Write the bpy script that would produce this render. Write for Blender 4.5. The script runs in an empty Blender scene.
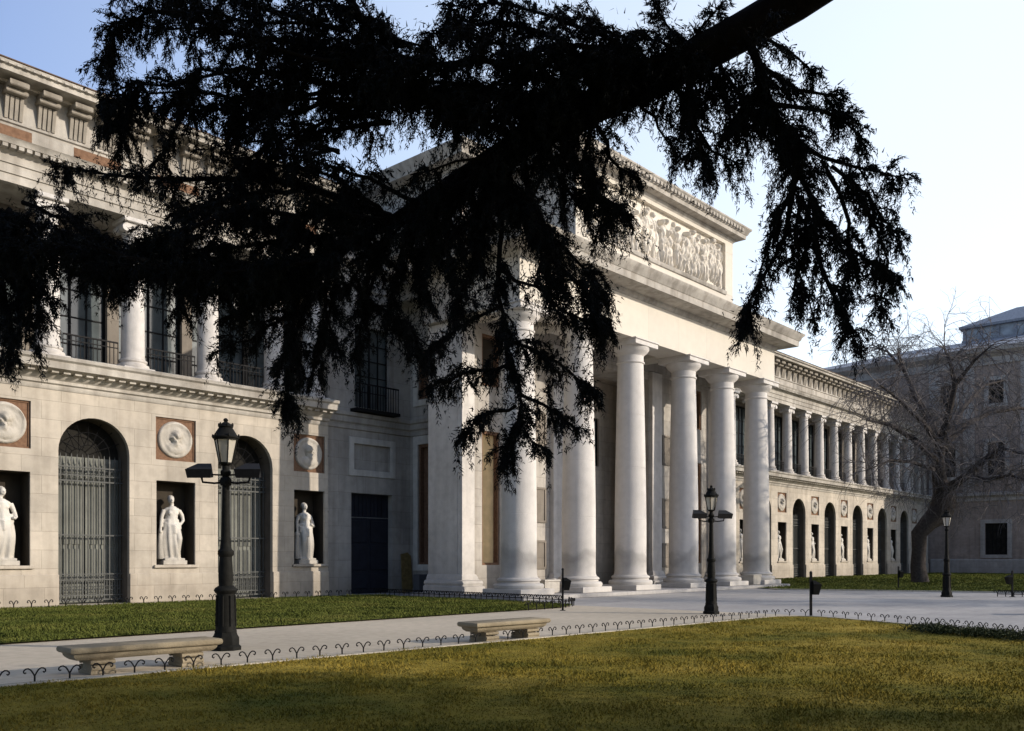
import bpy, math, random
import numpy as np
from mathutils import Vector, Matrix
random.seed(7); rng = np.random.default_rng(11)
scene = bpy.context.scene
COL = scene.collection
PI = math.pi

# ------------------------------------------------------------------ camera frame (metres; X along the facade, Y into the building)
FPX, HOR = 900.0, 558.0
_n = math.hypot(.744, .668)
AX = (.744/_n, .668/_n); RT = (AX[1], -AX[0])
EYE = 1.6
def at(px, py, z):
    """a point z metres along the view axis, given where the survey of the photograph saw it"""
    k = (px-512)/FPX
    return Vector(((AX[0]+k*RT[0])*z, (AX[1]+k*RT[1])*z, EYE+(HOR-py)/FPX*z))
def project(p):
    z = p[0]*AX[0]+p[1]*AX[1]; l = p[0]*RT[0]+p[1]*RT[1]
    if z < .3: return None
    return (512+FPX*l/z, HOR-FPX*(p[2]-EYE)/z)

# ------------------------------------------------------------------ object helpers
def tag(o, label=None, cat=None, group=None, kind=None):
    if label: o['label'] = label
    if cat: o['category'] = cat
    if group: o['group'] = group
    if kind: o['kind'] = kind
    return o
def thing(name, label, cat, loc=(0, 0, 0), rz=0, group=None):
    o = bpy.data.objects.new(name, None); COL.objects.link(o)
    o.empty_display_size = .3
    o.location = loc; o.rotation_euler = (0, 0, rz)
    return tag(o, label, cat, group)
def link(name, mesh, parent=None, loc=(0, 0, 0), rz=0, scale=None):
    o = bpy.data.objects.new(name, mesh); COL.objects.link(o)
    o.location = loc; o.rotation_euler = (0, 0, rz)
    if scale: o.scale = scale
    if parent: o.parent = parent
    return o
def kids(o): return [c for c in bpy.data.objects if c.parent == o]
def copy_tree(o, parent=None):
    c = o.copy(); COL.objects.link(c)
    if parent: c.parent = parent
    for ch in kids(o): copy_tree(ch, c)
    return c

class MB:
    def __init__(s): s.v = []; s.f = []
    def quad(s, a, b, c, d):
        n = len(s.v); s.v += [a, b, c, d]; s.f.append((n, n+1, n+2, n+3))
    def poly(s, pts):
        n = len(s.v); s.v += list(pts); s.f.append(tuple(range(n, n+len(pts))))
    def box(s, x0, x1, y0, y1, z0, z1):
        n = len(s.v)
        s.v += [(x0,y0,z0),(x1,y0,z0),(x1,y1,z0),(x0,y1,z0),(x0,y0,z1),(x1,y0,z1),(x1,y1,z1),(x0,y1,z1)]
        for q in ((0,3,2,1),(4,5,6,7),(0,1,5,4),(1,2,6,5),(2,3,7,6),(3,0,4,7)): s.f.append(tuple(n+i for i in q))
    def bevbox(s, x0, x1, y0, y1, z0, z1, b):
        rings = []
        for (zz, i) in ((z0, b), (z0+b, 0), (z1-b, 0), (z1, b)):
            rings.append([(x0+i,y0+i,zz),(x1-i,y0+i,zz),(x1-i,y1-i,zz),(x0+i,y1-i,zz)])
        n = len(s.v)
        for r in rings: s.v += r
        for k in range(3):
            for i in range(4):
                j = (i+1) % 4; s.f.append((n+k*4+i, n+k*4+j, n+k*4+4+j, n+k*4+4+i))
        s.f.append((n+3,n+2,n+1,n)); s.f.append(tuple(n+12+i for i in range(4)))
    def hexa(s, b, t):
        n = len(s.v); s.v += list(b)+list(t)
        for q in ((0,3,2,1),(4,5,6,7),(0,1,5,4),(1,2,6,5),(2,3,7,6),(3,0,4,7)): s.f.append(tuple(n+i for i in q))
    def lathe(s, prof, n=24, c=(0,0,0), sx=1, sy=1, cap=True):
        b = len(s.v)
        for r, z in prof:
            for i in range(n):
                a = 2*PI*i/n
                s.v.append((c[0]+r*sx*math.cos(a), c[1]+r*sy*math.sin(a), c[2]+z))
        for k in range(len(prof)-1):
            for i in range(n):
                j = (i+1) % n
                s.f.append((b+k*n+i, b+k*n+j, b+(k+1)*n+j, b+(k+1)*n+i))
        if cap:
            s.f.append(tuple(b+i for i in reversed(range(n))))
            s.f.append(tuple(b+(len(prof)-1)*n+i for i in range(n)))
    def tube(s, pts, rad, n=6, cap=True):
        pts = [Vector(p) for p in pts]
        if not hasattr(rad, '__len__'): rad = [rad]*len(pts)
        b = len(s.v); up = None
        for i, p in enumerate(pts):
            d = (pts[min(i+1, len(pts)-1)]-pts[max(i-1, 0)])
            if d.length < 1e-9: d = Vector((0, 0, 1))
            d.normalize()
            if up is None:
                up = Vector((0, 0, 1)) if abs(d.z) < .9 else Vector((1, 0, 0))
            a = d.cross(up)
            if a.length < 1e-6: a = d.cross(Vector((.3, 1, .2)))
            a.normalize(); c = a.cross(d).normalized(); up = c
            for k in range(n):
                t = 2*PI*k/n
                q = p+(a*math.cos(t)+c*math.sin(t))*rad[i]
                s.v.append((q.x, q.y, q.z))
        for i in range(len(pts)-1):
            for k in range(n):
                j = (k+1) % n
                s.f.append((b+i*n+k, b+i*n+j, b+(i+1)*n+j, b+(i+1)*n+k))
        if cap:
            s.f.append(tuple(b+k for k in reversed(range(n))))
            s.f.append(tuple(b+(len(pts)-1)*n+k for k in range(n)))
    def ball(s, c, r, n=12, m=8):
        rx, ry, rz = r if hasattr(r, '__len__') else (r, r, r)
        prof = [(math.sin(PI*i/m), -math.cos(PI*i/m)) for i in range(m+1)]
        prof[0] = (.02, -1); prof[-1] = (.02, 1)
        b = len(s.v)
        for q, z in prof:
            for i in range(n):
                a = 2*PI*i/n
                s.v.append((c[0]+rx*q*math.cos(a), c[1]+ry*q*math.sin(a), c[2]+rz*z))
        for k in range(m):
            for i in range(n):
                j = (i+1) % n
                s.f.append((b+k*n+i, b+k*n+j, b+(k+1)*n+j, b+(k+1)*n+i))
        s.f.append(tuple(b+i for i in reversed(range(n)))); s.f.append(tuple(b+m*n+i for i in range(n)))
    def mold(s, path, prof, caps=True):
        """sweep profile [(out, z)] along plan path; outward is to the right of travel"""
        P = [Vector((x, y)) for x, y in path]; offs = []
        for i in range(len(P)):
            ns = []
            if i > 0: d = (P[i]-P[i-1]).normalized(); ns.append(Vector((d.y, -d.x)))
            if i < len(P)-1: d = (P[i+1]-P[i]).normalized(); ns.append(Vector((d.y, -d.x)))
            if len(ns) == 1: offs.append(ns[0])
            else:
                m = (ns[0]+ns[1]).normalized(); offs.append(m/max(.2, m.dot(ns[0])))
        b = len(s.v); k = len(prof)
        for i in range(len(P)):
            for o, z in prof:
                q = P[i]+offs[i]*o; s.v.append((q.x, q.y, z))
        for i in range(len(P)-1):
            for j in range(k-1):
                s.f.append((b+i*k+j, b+(i+1)*k+j, b+(i+1)*k+j+1, b+i*k+j+1))
        if caps:
            s.f.append(tuple(b+j for j in range(k))); s.f.append(tuple(b+(len(P)-1)*k+j for j in reversed(range(k))))
    def wall(s, u0, u1, z0, z1, T, holes):
        """front skin at depth 0 with openings; T maps (u, depth, z) to a point. hole = (u0,u1,z0,z1,depth,arch)"""
        us = {u0, u1}; zs = {z0, z1}
        for h in holes:
            us |= {h[0], h[1]}; zs |= {h[2], h[3]}
            if h[5]: zs.add(h[3]+(h[1]-h[0])/2)
        us = sorted(us); zs = sorted(zs)
        for i in range(len(us)-1):
            for j in range(len(zs)-1):
                cu = (us[i]+us[i+1])/2; cz = (zs[j]+zs[j+1])/2
                if any(h[0] < cu < h[1] and h[2] < cz < h[3]+((h[1]-h[0])/2 if h[5] else 0) for h in holes): continue
                s.quad(T(us[i],0,zs[j]), T(us[i+1],0,zs[j]), T(us[i+1],0,zs[j+1]), T(us[i],0,zs[j+1]))
        for a, b, c, d, dep, arch in holes:
            s.quad(T(a,0,c), T(a,dep,c), T(a,dep,d), T(a,0,d))
            s.quad(T(b,0,c), T(b,0,d), T(b,dep,d), T(b,dep,c))
            s.quad(T(a,0,c), T(b,0,c), T(b,dep,c), T(a,dep,c))
            if not arch: s.quad(T(a,0,d), T(a,dep,d), T(b,dep,d), T(b,0,d))
            else:
                r = (b-a)/2; m = (a+b)/2; N = 18
                for k in range(N):
                    t0 = PI-PI*k/N; t1 = PI-PI*(k+1)/N
                    p0 = (m+r*math.cos(t0), d+r*math.sin(t0)); p1 = (m+r*math.cos(t1), d+r*math.sin(t1))
                    s.quad(T(p0[0],0,p0[1]), T(p1[0],0,p1[1]), T(p1[0],0,d+r), T(p0[0],0,d+r))
                    s.quad(T(p0[0],0,p0[1]), T(p0[0],dep,p0[1]), T(p1[0],dep,p1[1]), T(p1[0],0,p1[1]))
    def mesh(s, name, mat, smooth=True, ang=38):
        me = bpy.data.meshes.new(name)
        me.from_pydata([tuple(v) for v in s.v], [], s.f); me.update()
        if mat: me.materials.append(mat)
        if smooth:
            me.polygons.foreach_set('use_smooth', [True]*len(me.polygons))
            me.set_sharp_from_angle(angle=math.radians(ang))
        return me
    def build(s, name, mat, parent=None, loc=(0,0,0), rz=0, smooth=True):
        return link(name, s.mesh(name, mat, smooth), parent, loc, rz)
def tri_mesh(name, V, mat, smooth=False):
    """V: (n,3,3) triangles"""
    n = len(V); me = bpy.data.meshes.new(name)
    me.vertices.add(n*3); me.vertices.foreach_set('co', V.reshape(-1).astype(np.float32))
    me.loops.add(n*3); me.loops.foreach_set('vertex_index', np.arange(n*3, dtype=np.int32))
    me.polygons.add(n); me.polygons.foreach_set('loop_start', np.arange(0, n*3, 3, dtype=np.int32))
    me.polygons.foreach_set('loop_total', np.full(n, 3, dtype=np.int32))
    me.update(calc_edges=True); me.materials.append(mat)
    return me

# ------------------------------------------------------------------ materials
def lin(r, g, b): return (r, g, b, 1)
class NT:
    def __init__(s, name):
        s.m = bpy.data.materials.new(name); s.m.use_nodes = True
        s.t = s.m.node_tree; s.b = s.t.nodes['Principled BSDF']; s.L = s.t.links.new
        s.co = s.n('ShaderNodeTexCoord').outputs['Object']
    def n(s, typ, **k):
        o = s.t.nodes.new(typ)
        for a, v in k.items(): setattr(o, a, v)
        return o
    def noise(s, scale, detail=4, vec=None, rough=.55, sc=None):
        o = s.n('ShaderNodeTexNoise'); o.inputs['Scale'].default_value = scale
        o.inputs['Detail'].default_value = detail; o.inputs['Roughness'].default_value = rough
        v = vec or s.co
        if sc:
            mp = s.n('ShaderNodeMapping'); mp.inputs['Scale'].default_value = sc; s.L(v, mp.inputs['Vector']); v = mp.outputs[0]
        s.L(v, o.inputs['Vector']); return o.outputs['Fac']
    def ramp(s, fac, stops):
        o = s.n('ShaderNodeValToRGB'); e = o.color_ramp.elements
        while len(e) < len(stops): e.new(.5)
        for el, (p, c) in zip(e, stops): el.position = p; el.color = c if hasattr(c, '__len__') else (c, c, c, 1)
        s.L(fac, o.inputs['Fac']); return o.outputs['Color']
    def mix(s, a, b, fac, mode='MIX'):
        o = s.n('ShaderNodeMix', data_type='RGBA', blend_type=mode)
        for sock, v in ((o.inputs['Factor'], fac), (o.inputs['A'], a), (o.inputs['B'], b)):
            pass
        def put(sock, v):
            if hasattr(v, 'is_linked') or hasattr(v, 'links'): s.L(v, sock)
            else: sock.default_value = v
        put(o.inputs[0], fac); put(o.inputs[6], a); put(o.inputs[7], b)
        return o.outputs[2]
    def math(s, op, a, b=0.0, clamp=False):
        o = s.n('ShaderNodeMath', operation=op, use_clamp=clamp)
        for i, v in enumerate((a, b)):
            if hasattr(v, 'links'): s.L(v, o.inputs[i])
            else: o.inputs[i].default_value = v
        return o.outputs[0]
    def bump(s, h, strength=.3, dist=.02):
        o = s.n('ShaderNodeBump'); o.inputs['Strength'].default_value = strength; o.inputs['Distance'].default_value = dist
        s.L(h, o.inputs['Height']); s.L(o.outputs[0], s.b.inputs['Normal'])
    def fin(s, col, rough=.85, spec=.2, metal=0):
        if hasattr(col, 'links'): s.L(col, s.b.inputs['Base Color'])
        else: s.b.inputs['Base Color'].default_value = col
        s.b.inputs['Roughness'].default_value = rough; s.b.inputs['Specular IOR Level'].default_value = spec
        s.b.inputs['Metallic'].default_value = metal
        return s.m
def stone(name, col, joints=True, bw=1.25, bh=.62, grime=.35, var=.18, rough=.85, joint_dark=.72, mott=.55):
    t = NT(name)
    a = t.noise(.35, 5); b = t.noise(3.2, 6); st = t.noise(1.0, 5, sc=(2.2, 2.2, .16))
    lo = tuple(c*(1-var*1.5) for c in col[:3])+(1,); hi = tuple(min(1, c*(1+var*.55)) for c in col[:3])+(1,)
    c = t.ramp(a, [(.3, lo), (.68, hi)])
    c = t.mix(c, t.ramp(b, [(.35, .80), (.6, 1.05)]), mott, 'MULTIPLY')
    c = t.mix(c, t.ramp(st, [(.34, (.60,.58,.56,1)), (.56, 1.0)]), grime, 'MULTIPLY')
    sep = t.n('ShaderNodeSeparateXYZ'); t.L(t.co, sep.inputs[0])
    # damp, dirty foot of the wall
    nz = t.noise(1.3, 4); zz = t.math('ADD', sep.outputs['Z'], t.math('MULTIPLY', nz, -1.6))
    foot = t.ramp(t.math('MULTIPLY', t.math('ADD', zz, .8), .45), [(.1, (.62,.60,.57,1)), (.75, 1.0)])
    c = t.mix(c, foot, min(1, grime*1.5), 'MULTIPLY')
    h = t.noise(28, 3)
    if joints:
        cb = t.n('ShaderNodeCombineXYZ'); t.L(t.math('ADD', sep.outputs['X'], sep.outputs['Y']), cb.inputs[0]); t.L(sep.outputs['Z'], cb.inputs[1])
        br = t.n('ShaderNodeTexBrick'); t.L(cb.outputs[0], br.inputs['Vector'])
        br.inputs['Scale'].default_value = 1; br.inputs['Brick Width'].default_value = bw; br.inputs['Row Height'].default_value = bh
        br.inputs['Mortar Size'].default_value = .012; br.inputs['Mortar Smooth'].default_value = .3; br.inputs['Bias'].default_value = 0
        br.inputs['Color1'].default_value = lin(.90,.89,.88); br.inputs['Color2'].default_value = lin(1.04,1.02,1.0)
        br.inputs['Mortar'].default_value = lin(joint_dark, joint_dark*.98, joint_dark*.95)
        c = t.mix(c, br.outputs['Color'], .85, 'MULTIPLY')
        h = t.math('ADD', t.math('MULTIPLY', h, .35), t.math('MULTIPLY', br.outputs['Fac'], -.8))
    t.bump(h, .5, .02)
    return t.fin(c, rough)
def plain(name, col, rough=.6, var=.15, scale=6, spec=.3, metal=0, bump=0):
    t = NT(name); a = t.noise(scale, 5)
    c = t.ramp(a, [(.3, tuple(v*(1-var) for v in col[:3])+(1,)), (.7, tuple(v*(1+var) for v in col[:3])+(1,))])
    if bump: t.bump(t.noise(scale*8, 3), bump, .01)
    return t.fin(c, rough, spec, metal)
M = {}
M['wing'] = stone('wing_limestone', (.50,.455,.39), True, 1.25, .62, .45, .15, joint_dark=.78)
M['trim'] = stone('carved_limestone', (.46,.43,.385), False, grime=.8, var=.22)
M['block'] = stone('portico_granite', (.46,.435,.40), True, 1.5, .75, .55, .16)
M['frieze'] = stone('frieze_limestone', (.60,.565,.50), True, 2.6, 2.2, .04, .03, joint_dark=.84, mott=.15)
M['column'] = stone('column_granite', (.60,.575,.55), False, grime=.30, var=.10)
def column_stone():
    m = stone('stained_column_granite', (.59,.57,.55), False, grime=.22, var=.07, mott=.3); nt_ = m.node_tree; b_ = nt_.nodes['Principled BSDF']
    src = b_.inputs['Base Color'].links[0].from_socket; L = nt_.links.new
    tc_ = nt_.nodes.new('ShaderNodeTexCoord'); sp = nt_.nodes.new('ShaderNodeSeparateXYZ'); L(tc_.outputs['Object'], sp.inputs[0])
    no = nt_.nodes.new('ShaderNodeTexNoise'); no.inputs['Scale'].default_value = .9; no.inputs['Detail'].default_value = 6; L(tc_.outputs['Object'], no.inputs['Vector'])
    oi = nt_.nodes.new('ShaderNodeObjectInfo'); mm = nt_.nodes.new('ShaderNodeMath'); mm.operation = 'MULTIPLY_ADD'; mm.inputs[1].default_value = 2.2
    L(no.outputs['Fac'], mm.inputs[0]); L(sp.outputs['Z'], mm.inputs[2])
    cr = nt_.nodes.new('ShaderNodeValToRGB'); mp = nt_.nodes.new('ShaderNodeMath'); mp.operation = 'MULTIPLY'; mp.inputs[1].default_value = .2; L(mm.outputs[0], mp.inputs[0]); L(mp.outputs[0], cr.inputs['Fac'])
    e_ = cr.color_ramp.elements
    for q in range(4): e_.new(.5)
    for el_, (p_, v_) in zip(e_, [(.30,1),(.40,.86),(.47,.60),(.53,.66),(.58,.95),(.70,1)]): el_.position = p_; el_.color = (v_, v_*.985, v_*.96, 1)
    mx = nt_.nodes.new('ShaderNodeMix'); mx.data_type = 'RGBA'; mx.blend_type = 'MULTIPLY'; mx.inputs[0].default_value = .8
    L(src, mx.inputs[6]); L(cr.outputs['Color'], mx.inputs[7]); L(mx.outputs[2], b_.inputs['Base Color'])
    return m
M['pcolumn'] = column_stone()
M['marble'] = stone('white_marble', (.68,.65,.60), False, grime=.6, var=.14, rough=.6)
M['relief'] = stone('relief_stone', (.70,.65,.57), False, grime=.3, var=.08)
M['brick'] = plain('red_brick_infill', (.17,.10,.064), .9, .25, 9, .1, bump=.3)
M['ochre'] = plain('ochre_niche_plaster', (.68,.50,.27), .9, .12, 3, .1)
M['dark'] = plain('painted_niche_shadow', (.045,.038,.03), .95, .2, 2, .05)  # near-black colour stands in for the shade inside the niches
M['inner'] = stone('loggia_plaster', (.60,.54,.46), True, 1.6, .8, .5, .15)
M['shadewall'] = stone('shade_darkened_plaster', (.24,.215,.185), True, 1.6, .8, .5, .15)  # darker copy of the loggia plaster, shade behind the columns put into colour
M['jambshade'] = plain('painted_jamb_shade', (.11,.095,.08), .95, .2, 2, .05)  # dark colour paints the shade inside the arch reveals
M['iron'] = plain('black_iron', (.010,.010,.011), .65, .3, 20, .12)
M['grille'] = plain('grey_iron_grille', (.07,.073,.07), .6, .3, 8, .3)
M['lampiron'] = plain('green_black_cast_iron', (.009,.009,.008), .7, .35, 14, .10, bump=.2)
M['gatedoor'] = plain('grey_green_door', (.17,.175,.155), .7, .22, 1.3, .2)
M['doorpaint'] = plain('dark_blue_door', (.018,.02,.03), .5, .25, 3, .3)
M['wood'] = plain('weathered_board', (.20,.145,.06), .85, .3, 5, .1)
M['cabinet'] = plain('grey_cabinet', (.10,.105,.115), .6, .1, 5, .3)
M['slate'] = plain('slate_roof', (.27,.28,.31), .6, .25, 5, .3)
M['rooftile'] = plain('roof_tile', (.11,.075,.055), .85, .3, 5, .1)
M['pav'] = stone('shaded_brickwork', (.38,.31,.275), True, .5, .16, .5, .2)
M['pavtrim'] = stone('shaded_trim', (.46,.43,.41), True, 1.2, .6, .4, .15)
M['bench'] = stone('worn_bench_stone', (.42,.36,.26), False, grime=.55, var=.25)
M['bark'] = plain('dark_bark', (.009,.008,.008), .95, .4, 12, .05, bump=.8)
M['greybark'] = plain('grey_brown_bark', (.05,.044,.042), .95, .35, 8, .05, bump=.6)
M['twig'] = plain('bare_twigs', (.13,.118,.116), .95, .2, 3, .05)
M['lampglass'] = None
def glass(name, col, rough=.08):
    t = NT(name); a = t.noise(.9, 3)
    c = t.ramp(a, [(.3, tuple(v*.6 for v in col[:3])+(1,)), (.7, tuple(v*1.4 for v in col[:3])+(1,))])
    t.bump(t.noise(.8, 2), .06, .05)
    return t.fin(c, rough, .7)
M['glass'] = glass('window_glass', (.07,.085,.09)); M['skylight'] = glass('dusty_skylight_glass', (.30,.32,.35), .3); M['fanglass'] = plain('dusty_fanlight', (.022,.021,.019), .9, .3, 3, .05)
t = NT('frosted_lantern_glass'); M['lampglass'] = t.fin(lin(.62,.58,.5), .25, .5); t.b.inputs['Transmission Weight'].default_value = .35
def foliage(name, c0, c1, scale=2.2):
    t = NT(name); a = t.noise(scale, 4)
    c = t.ramp(a, [(.32, c0), (.68, c1)])
    return t.fin(c, .75, .12)
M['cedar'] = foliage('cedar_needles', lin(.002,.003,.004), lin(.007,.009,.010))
M['evergreen'] = foliage('dark_evergreen_leaves', lin(.012,.02,.01), lin(.03,.05,.02))
M['shrub'] = foliage('low_shrub_leaves', lin(.015,.022,.009), lin(.04,.05,.018))
def lawn(name, a, b, c3, patch=.35):
    t = NT(name)
    n1 = t.noise(patch, 5, rough=.6); n2 = t.noise(3.5, 5); n3 = t.noise(30, 3)
    col = t.ramp(n1, [(.30, a), (.5, b), (.68, c3)])
    col = t.mix(col, t.ramp(n2, [(.32, .62), (.62, 1.12)]), .65, 'MULTIPLY')
    col = t.mix(col, t.ramp(n3, [(.3, .82), (.65, 1.08)]), .4, 'MULTIPLY')
    t.bump(t.math('ADD', n3, n2), .9, .05)
    return t.fin(col, .95, .05)
M['lawn_front'] = lawn('dry_winter_lawn', lin(.09,.095,.018), lin(.21,.165,.028), lin(.33,.245,.05), .42)
M['lawn_left'] = lawn('green_lawn', lin(.06,.075,.018), lin(.10,.115,.026), lin(.15,.15,.04), .5)
def paving(name, col, bw, bh, jd=.75, var=.2, sand=0):
    t = NT(name); sep = t.n('ShaderNodeSeparateXYZ'); t.L(t.co, sep.inputs[0])
    n1 = t.noise(.25, 5); n2 = t.noise(5, 5); n3 = t.noise(60, 2)
    c = t.ramp(n1, [(.3, tuple(v*(1-var) for v in col)+(1,)), (.7, tuple(v*(1+var) for v in col)+(1,))])
    c = t.mix(c, t.ramp(n2, [(.3, .8), (.65, 1.08)]), .7, 'MULTIPLY')
    if bw:
        br = t.n('ShaderNodeTexBrick'); t.L(t.co, br.inputs['Vector']); br.inputs['Scale'].default_value = 1
        br.inputs['Brick Width'].default_value = bw; br.inputs['Row Height'].default_value = bh; br.inputs['Mortar Size'].default_value = .012
        br.inputs['Color1'].default_value = lin(.88,.88,.88); br.inputs['Color2'].default_value = lin(1.08,1.07,1.05); br.inputs['Mortar'].default_value = lin(jd,jd,jd)
        c = t.mix(c, br.outputs['Color'], .8, 'MULTIPLY')
    t.bump(n3, .35, .01)
    return t.fin(c, .9, .15)
M['plaza'] = paving('grey_granite_paving', (.36,.345,.335), 1.1, .7, .72, .12)
M['path'] = paving('beige_path', (.46,.40,.315), 0, 0, var=.12)
M['kerb'] = paving('pale_kerb_stone', (.44,.40,.33), 1.0, 3, .6, .1)
M['earth'] = paving('distant_ground', (.20,.18,.15), 0, 0, var=.2)

# ------------------------------------------------------------------ ground
def sheet(name, pts, z, mat, kind='structure'):
    mb = MB(); mb.poly([(x, y, z) for x, y in pts])
    return tag(mb.build(name, mat, smooth=False), kind=kind)
sheet('ground', [(-700,-700),(900,-700),(900,900),(-700,900)], -.03, M['earth'])
sheet('plaza', [(21,-60),(120,-60),(120,33),(21,33)], .0, M['plaza'])
sheet('path', [(-60,11.2),(24.0,10.2),(24.0,18.6),(-60,18.6)], .004, M['path'])
sheet('wall_foot_path', [(-60,30.2),(24.6,30.2),(24.6,32.5),(-60,32.5)], .004, M['kerb'])
def fy(x): return 12.3-.06*x              # edge of the front lawn
corner = []
for k in range(9):
    a = PI/2-k/8*PI/2
    corner.append((22.35+1.1*math.cos(a), 9.9+1.1*math.sin(a)))
front_edge = [(-30, fy(-30))]+[(x, fy(x)) for x in range(-28, 22, 2)]+corner+[(22.6,8.0),(21.6,6.0),(20.5,4.4),(17.5,0),(15,-5),(13,-12),(12,-25)]
sheet('lawn', front_edge+[(-30,-25)], .03, M['lawn_front'])
# thin kerbs round the lawns
def kerb(path, w, z1):
    mb = MB(); mb.mold(path, [(0,-.02),(0,z1),(w,z1),(w,-.02)]); return tag(mb.build('kerb', M['kerb'], smooth=False), kind='structure')
kerb(list(reversed(front_edge[8:-3])), -.12, .045)
left_lawn = [(-30,18.1),(20,17.95),(22.4,18.0),(23.6,18.5),(24.15,19.4),(24.45,26.0),(24.5,30.2),(-30,30.2)]
sheet('lawn', left_lawn, .04, M['lawn_left'])
right_lawn = [(42.6,20.2),(45.3,12.6),(46.6,9.2),(52,7),(101,7),(101,30.6),(47.6,30.6),(43.4,21)]
sheet('lawn', right_lawn, .04, M['lawn_left'])
kerb([right_lawn[i] for i in (4,3,2,1,0,7)], -.15, .06)

def in_poly(X, Y, poly):
    inside = np.zeros(len(X), bool); n = len(poly); j = n-1
    for i in range(n):
        xi, yi = poly[i]; xj, yj = poly[j]
        if yi != yj:
            c = ((yi > Y) != (yj > Y)) & (X < (xj-xi)*(Y-yi)/(yj-yi)+xi)
            inside ^= c
        j = i
    return inside
def grass(n, poly, box, h, w, mat, near=None, name='grass', z0=.03):
    X = rng.uniform(box[0], box[1], n); Y = rng.uniform(box[2], box[3], n)
    zc = X*AX[0]+Y*AX[1]; lt = X*RT[0]+Y*RT[1]
    keep = in_poly(X, Y, poly) & (zc > 6) & (np.abs(lt) < zc*.66+1)
    if near: keep &= rng.random(n) < np.clip((near/np.maximum(zc, 1))**1.6, 0, 1)
    X = X[keep]; Y = Y[keep]; m = len(X); zc = zc[keep]
    hh = h*rng.uniform(.35, 1.3, m); a = rng.uniform(0, 2*PI, m); ww = w*rng.uniform(.6, 1.3, m)
    # clumpy growth
    cl = .65+.5*np.sin(X*1.9+np.sin(Y*2.3)*1.7)*np.sin(Y*1.6+np.sin(X*1.3)*2); hh *= np.clip(cl, .3, 1.2)
    lx = rng.normal(0, .6, m)*hh; ly = rng.normal(0, .6, m)*hh
    V = np.zeros((m, 3, 3))
    V[:,0,0] = X-np.cos(a)*ww; V[:,0,1] = Y-np.sin(a)*ww; V[:,0,2] = z0-.005
    V[:,1,0] = X+np.cos(a)*ww; V[:,1,1] = Y+np.sin(a)*ww; V[:,1,2] = z0-.005
    V[:,2,0] = X+lx; V[:,2,1] = Y+ly; V[:,2,2] = z0+hh
    return link(name, tri_mesh(name, V, mat))
g = grass(420000, front_edge+[(-30,-25)], (-4, 24, -4, 13), .045, .010, M['lawn_front'], 11)
tag(g, 'dry yellow and green winter grass of the foreground lawn', 'grass', kind='stuff')
g = grass(150000, left_lawn, (0, 25, 17.5, 30.4), .075, .02, M['lawn_left'], z0=.04)
tag(g, 'green grass of the lawn beneath the statue wing', 'grass', kind='stuff')
g = grass(70000, right_lawn, (42, 101, 7, 31), .10, .035, M['lawn_left'], z0=.04)
tag(g, 'dark green grass of the far lawn around the bare tree', 'grass', kind='stuff')

# ------------------------------------------------------------------ the museum
XC = 36.45
museum = thing('museum_building', 'long pale stone neoclassical museum with a six column portico, arched ground floor and upper colonnade', 'building', (XC, 26.3, 0))
ML = Vector(museum.location)
def mpart(name, mb, mat, parent=None, smooth=True):
    """a part modelled in world coordinates"""
    if parent is None: return mb.build(name, mat, museum, -ML, smooth=smooth)
    return mb.build(name, mat, parent, smooth=smooth)
def mpieces(name, mb, mat, parent=museum, off=None, smooth=True):
    """build each connected piece of mb as a part of its own"""
    par = list(range(len(mb.v)))
    def find(i):
        while par[i] != i: par[i] = par[par[i]]; i = par[i]
        return i
    for f in mb.f:
        for q in f[1:]: par[find(q)] = find(f[0])
    grp = {}
    for f in mb.f: grp.setdefault(find(f[0]), []).append(f)
    out = []
    for fs in grp.values():
        ids = sorted({i for f in fs for i in f}); mp = {i: k for k, i in enumerate(ids)}
        q = MB(); q.v = [mb.v[i] for i in ids]; q.f = [tuple(mp[i] for i in f) for f in fs]
        out.append(q.build(name, mat, parent, -ML if off is None else off, smooth=smooth))
    return out
def mset(name, me, pos, rz=0, scale=None): return link(name, me, museum, Vector(pos)-ML, rz, scale)
WY = 31.4
def F(y): return lambda u, d, z: (u, y+d, z)

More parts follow.
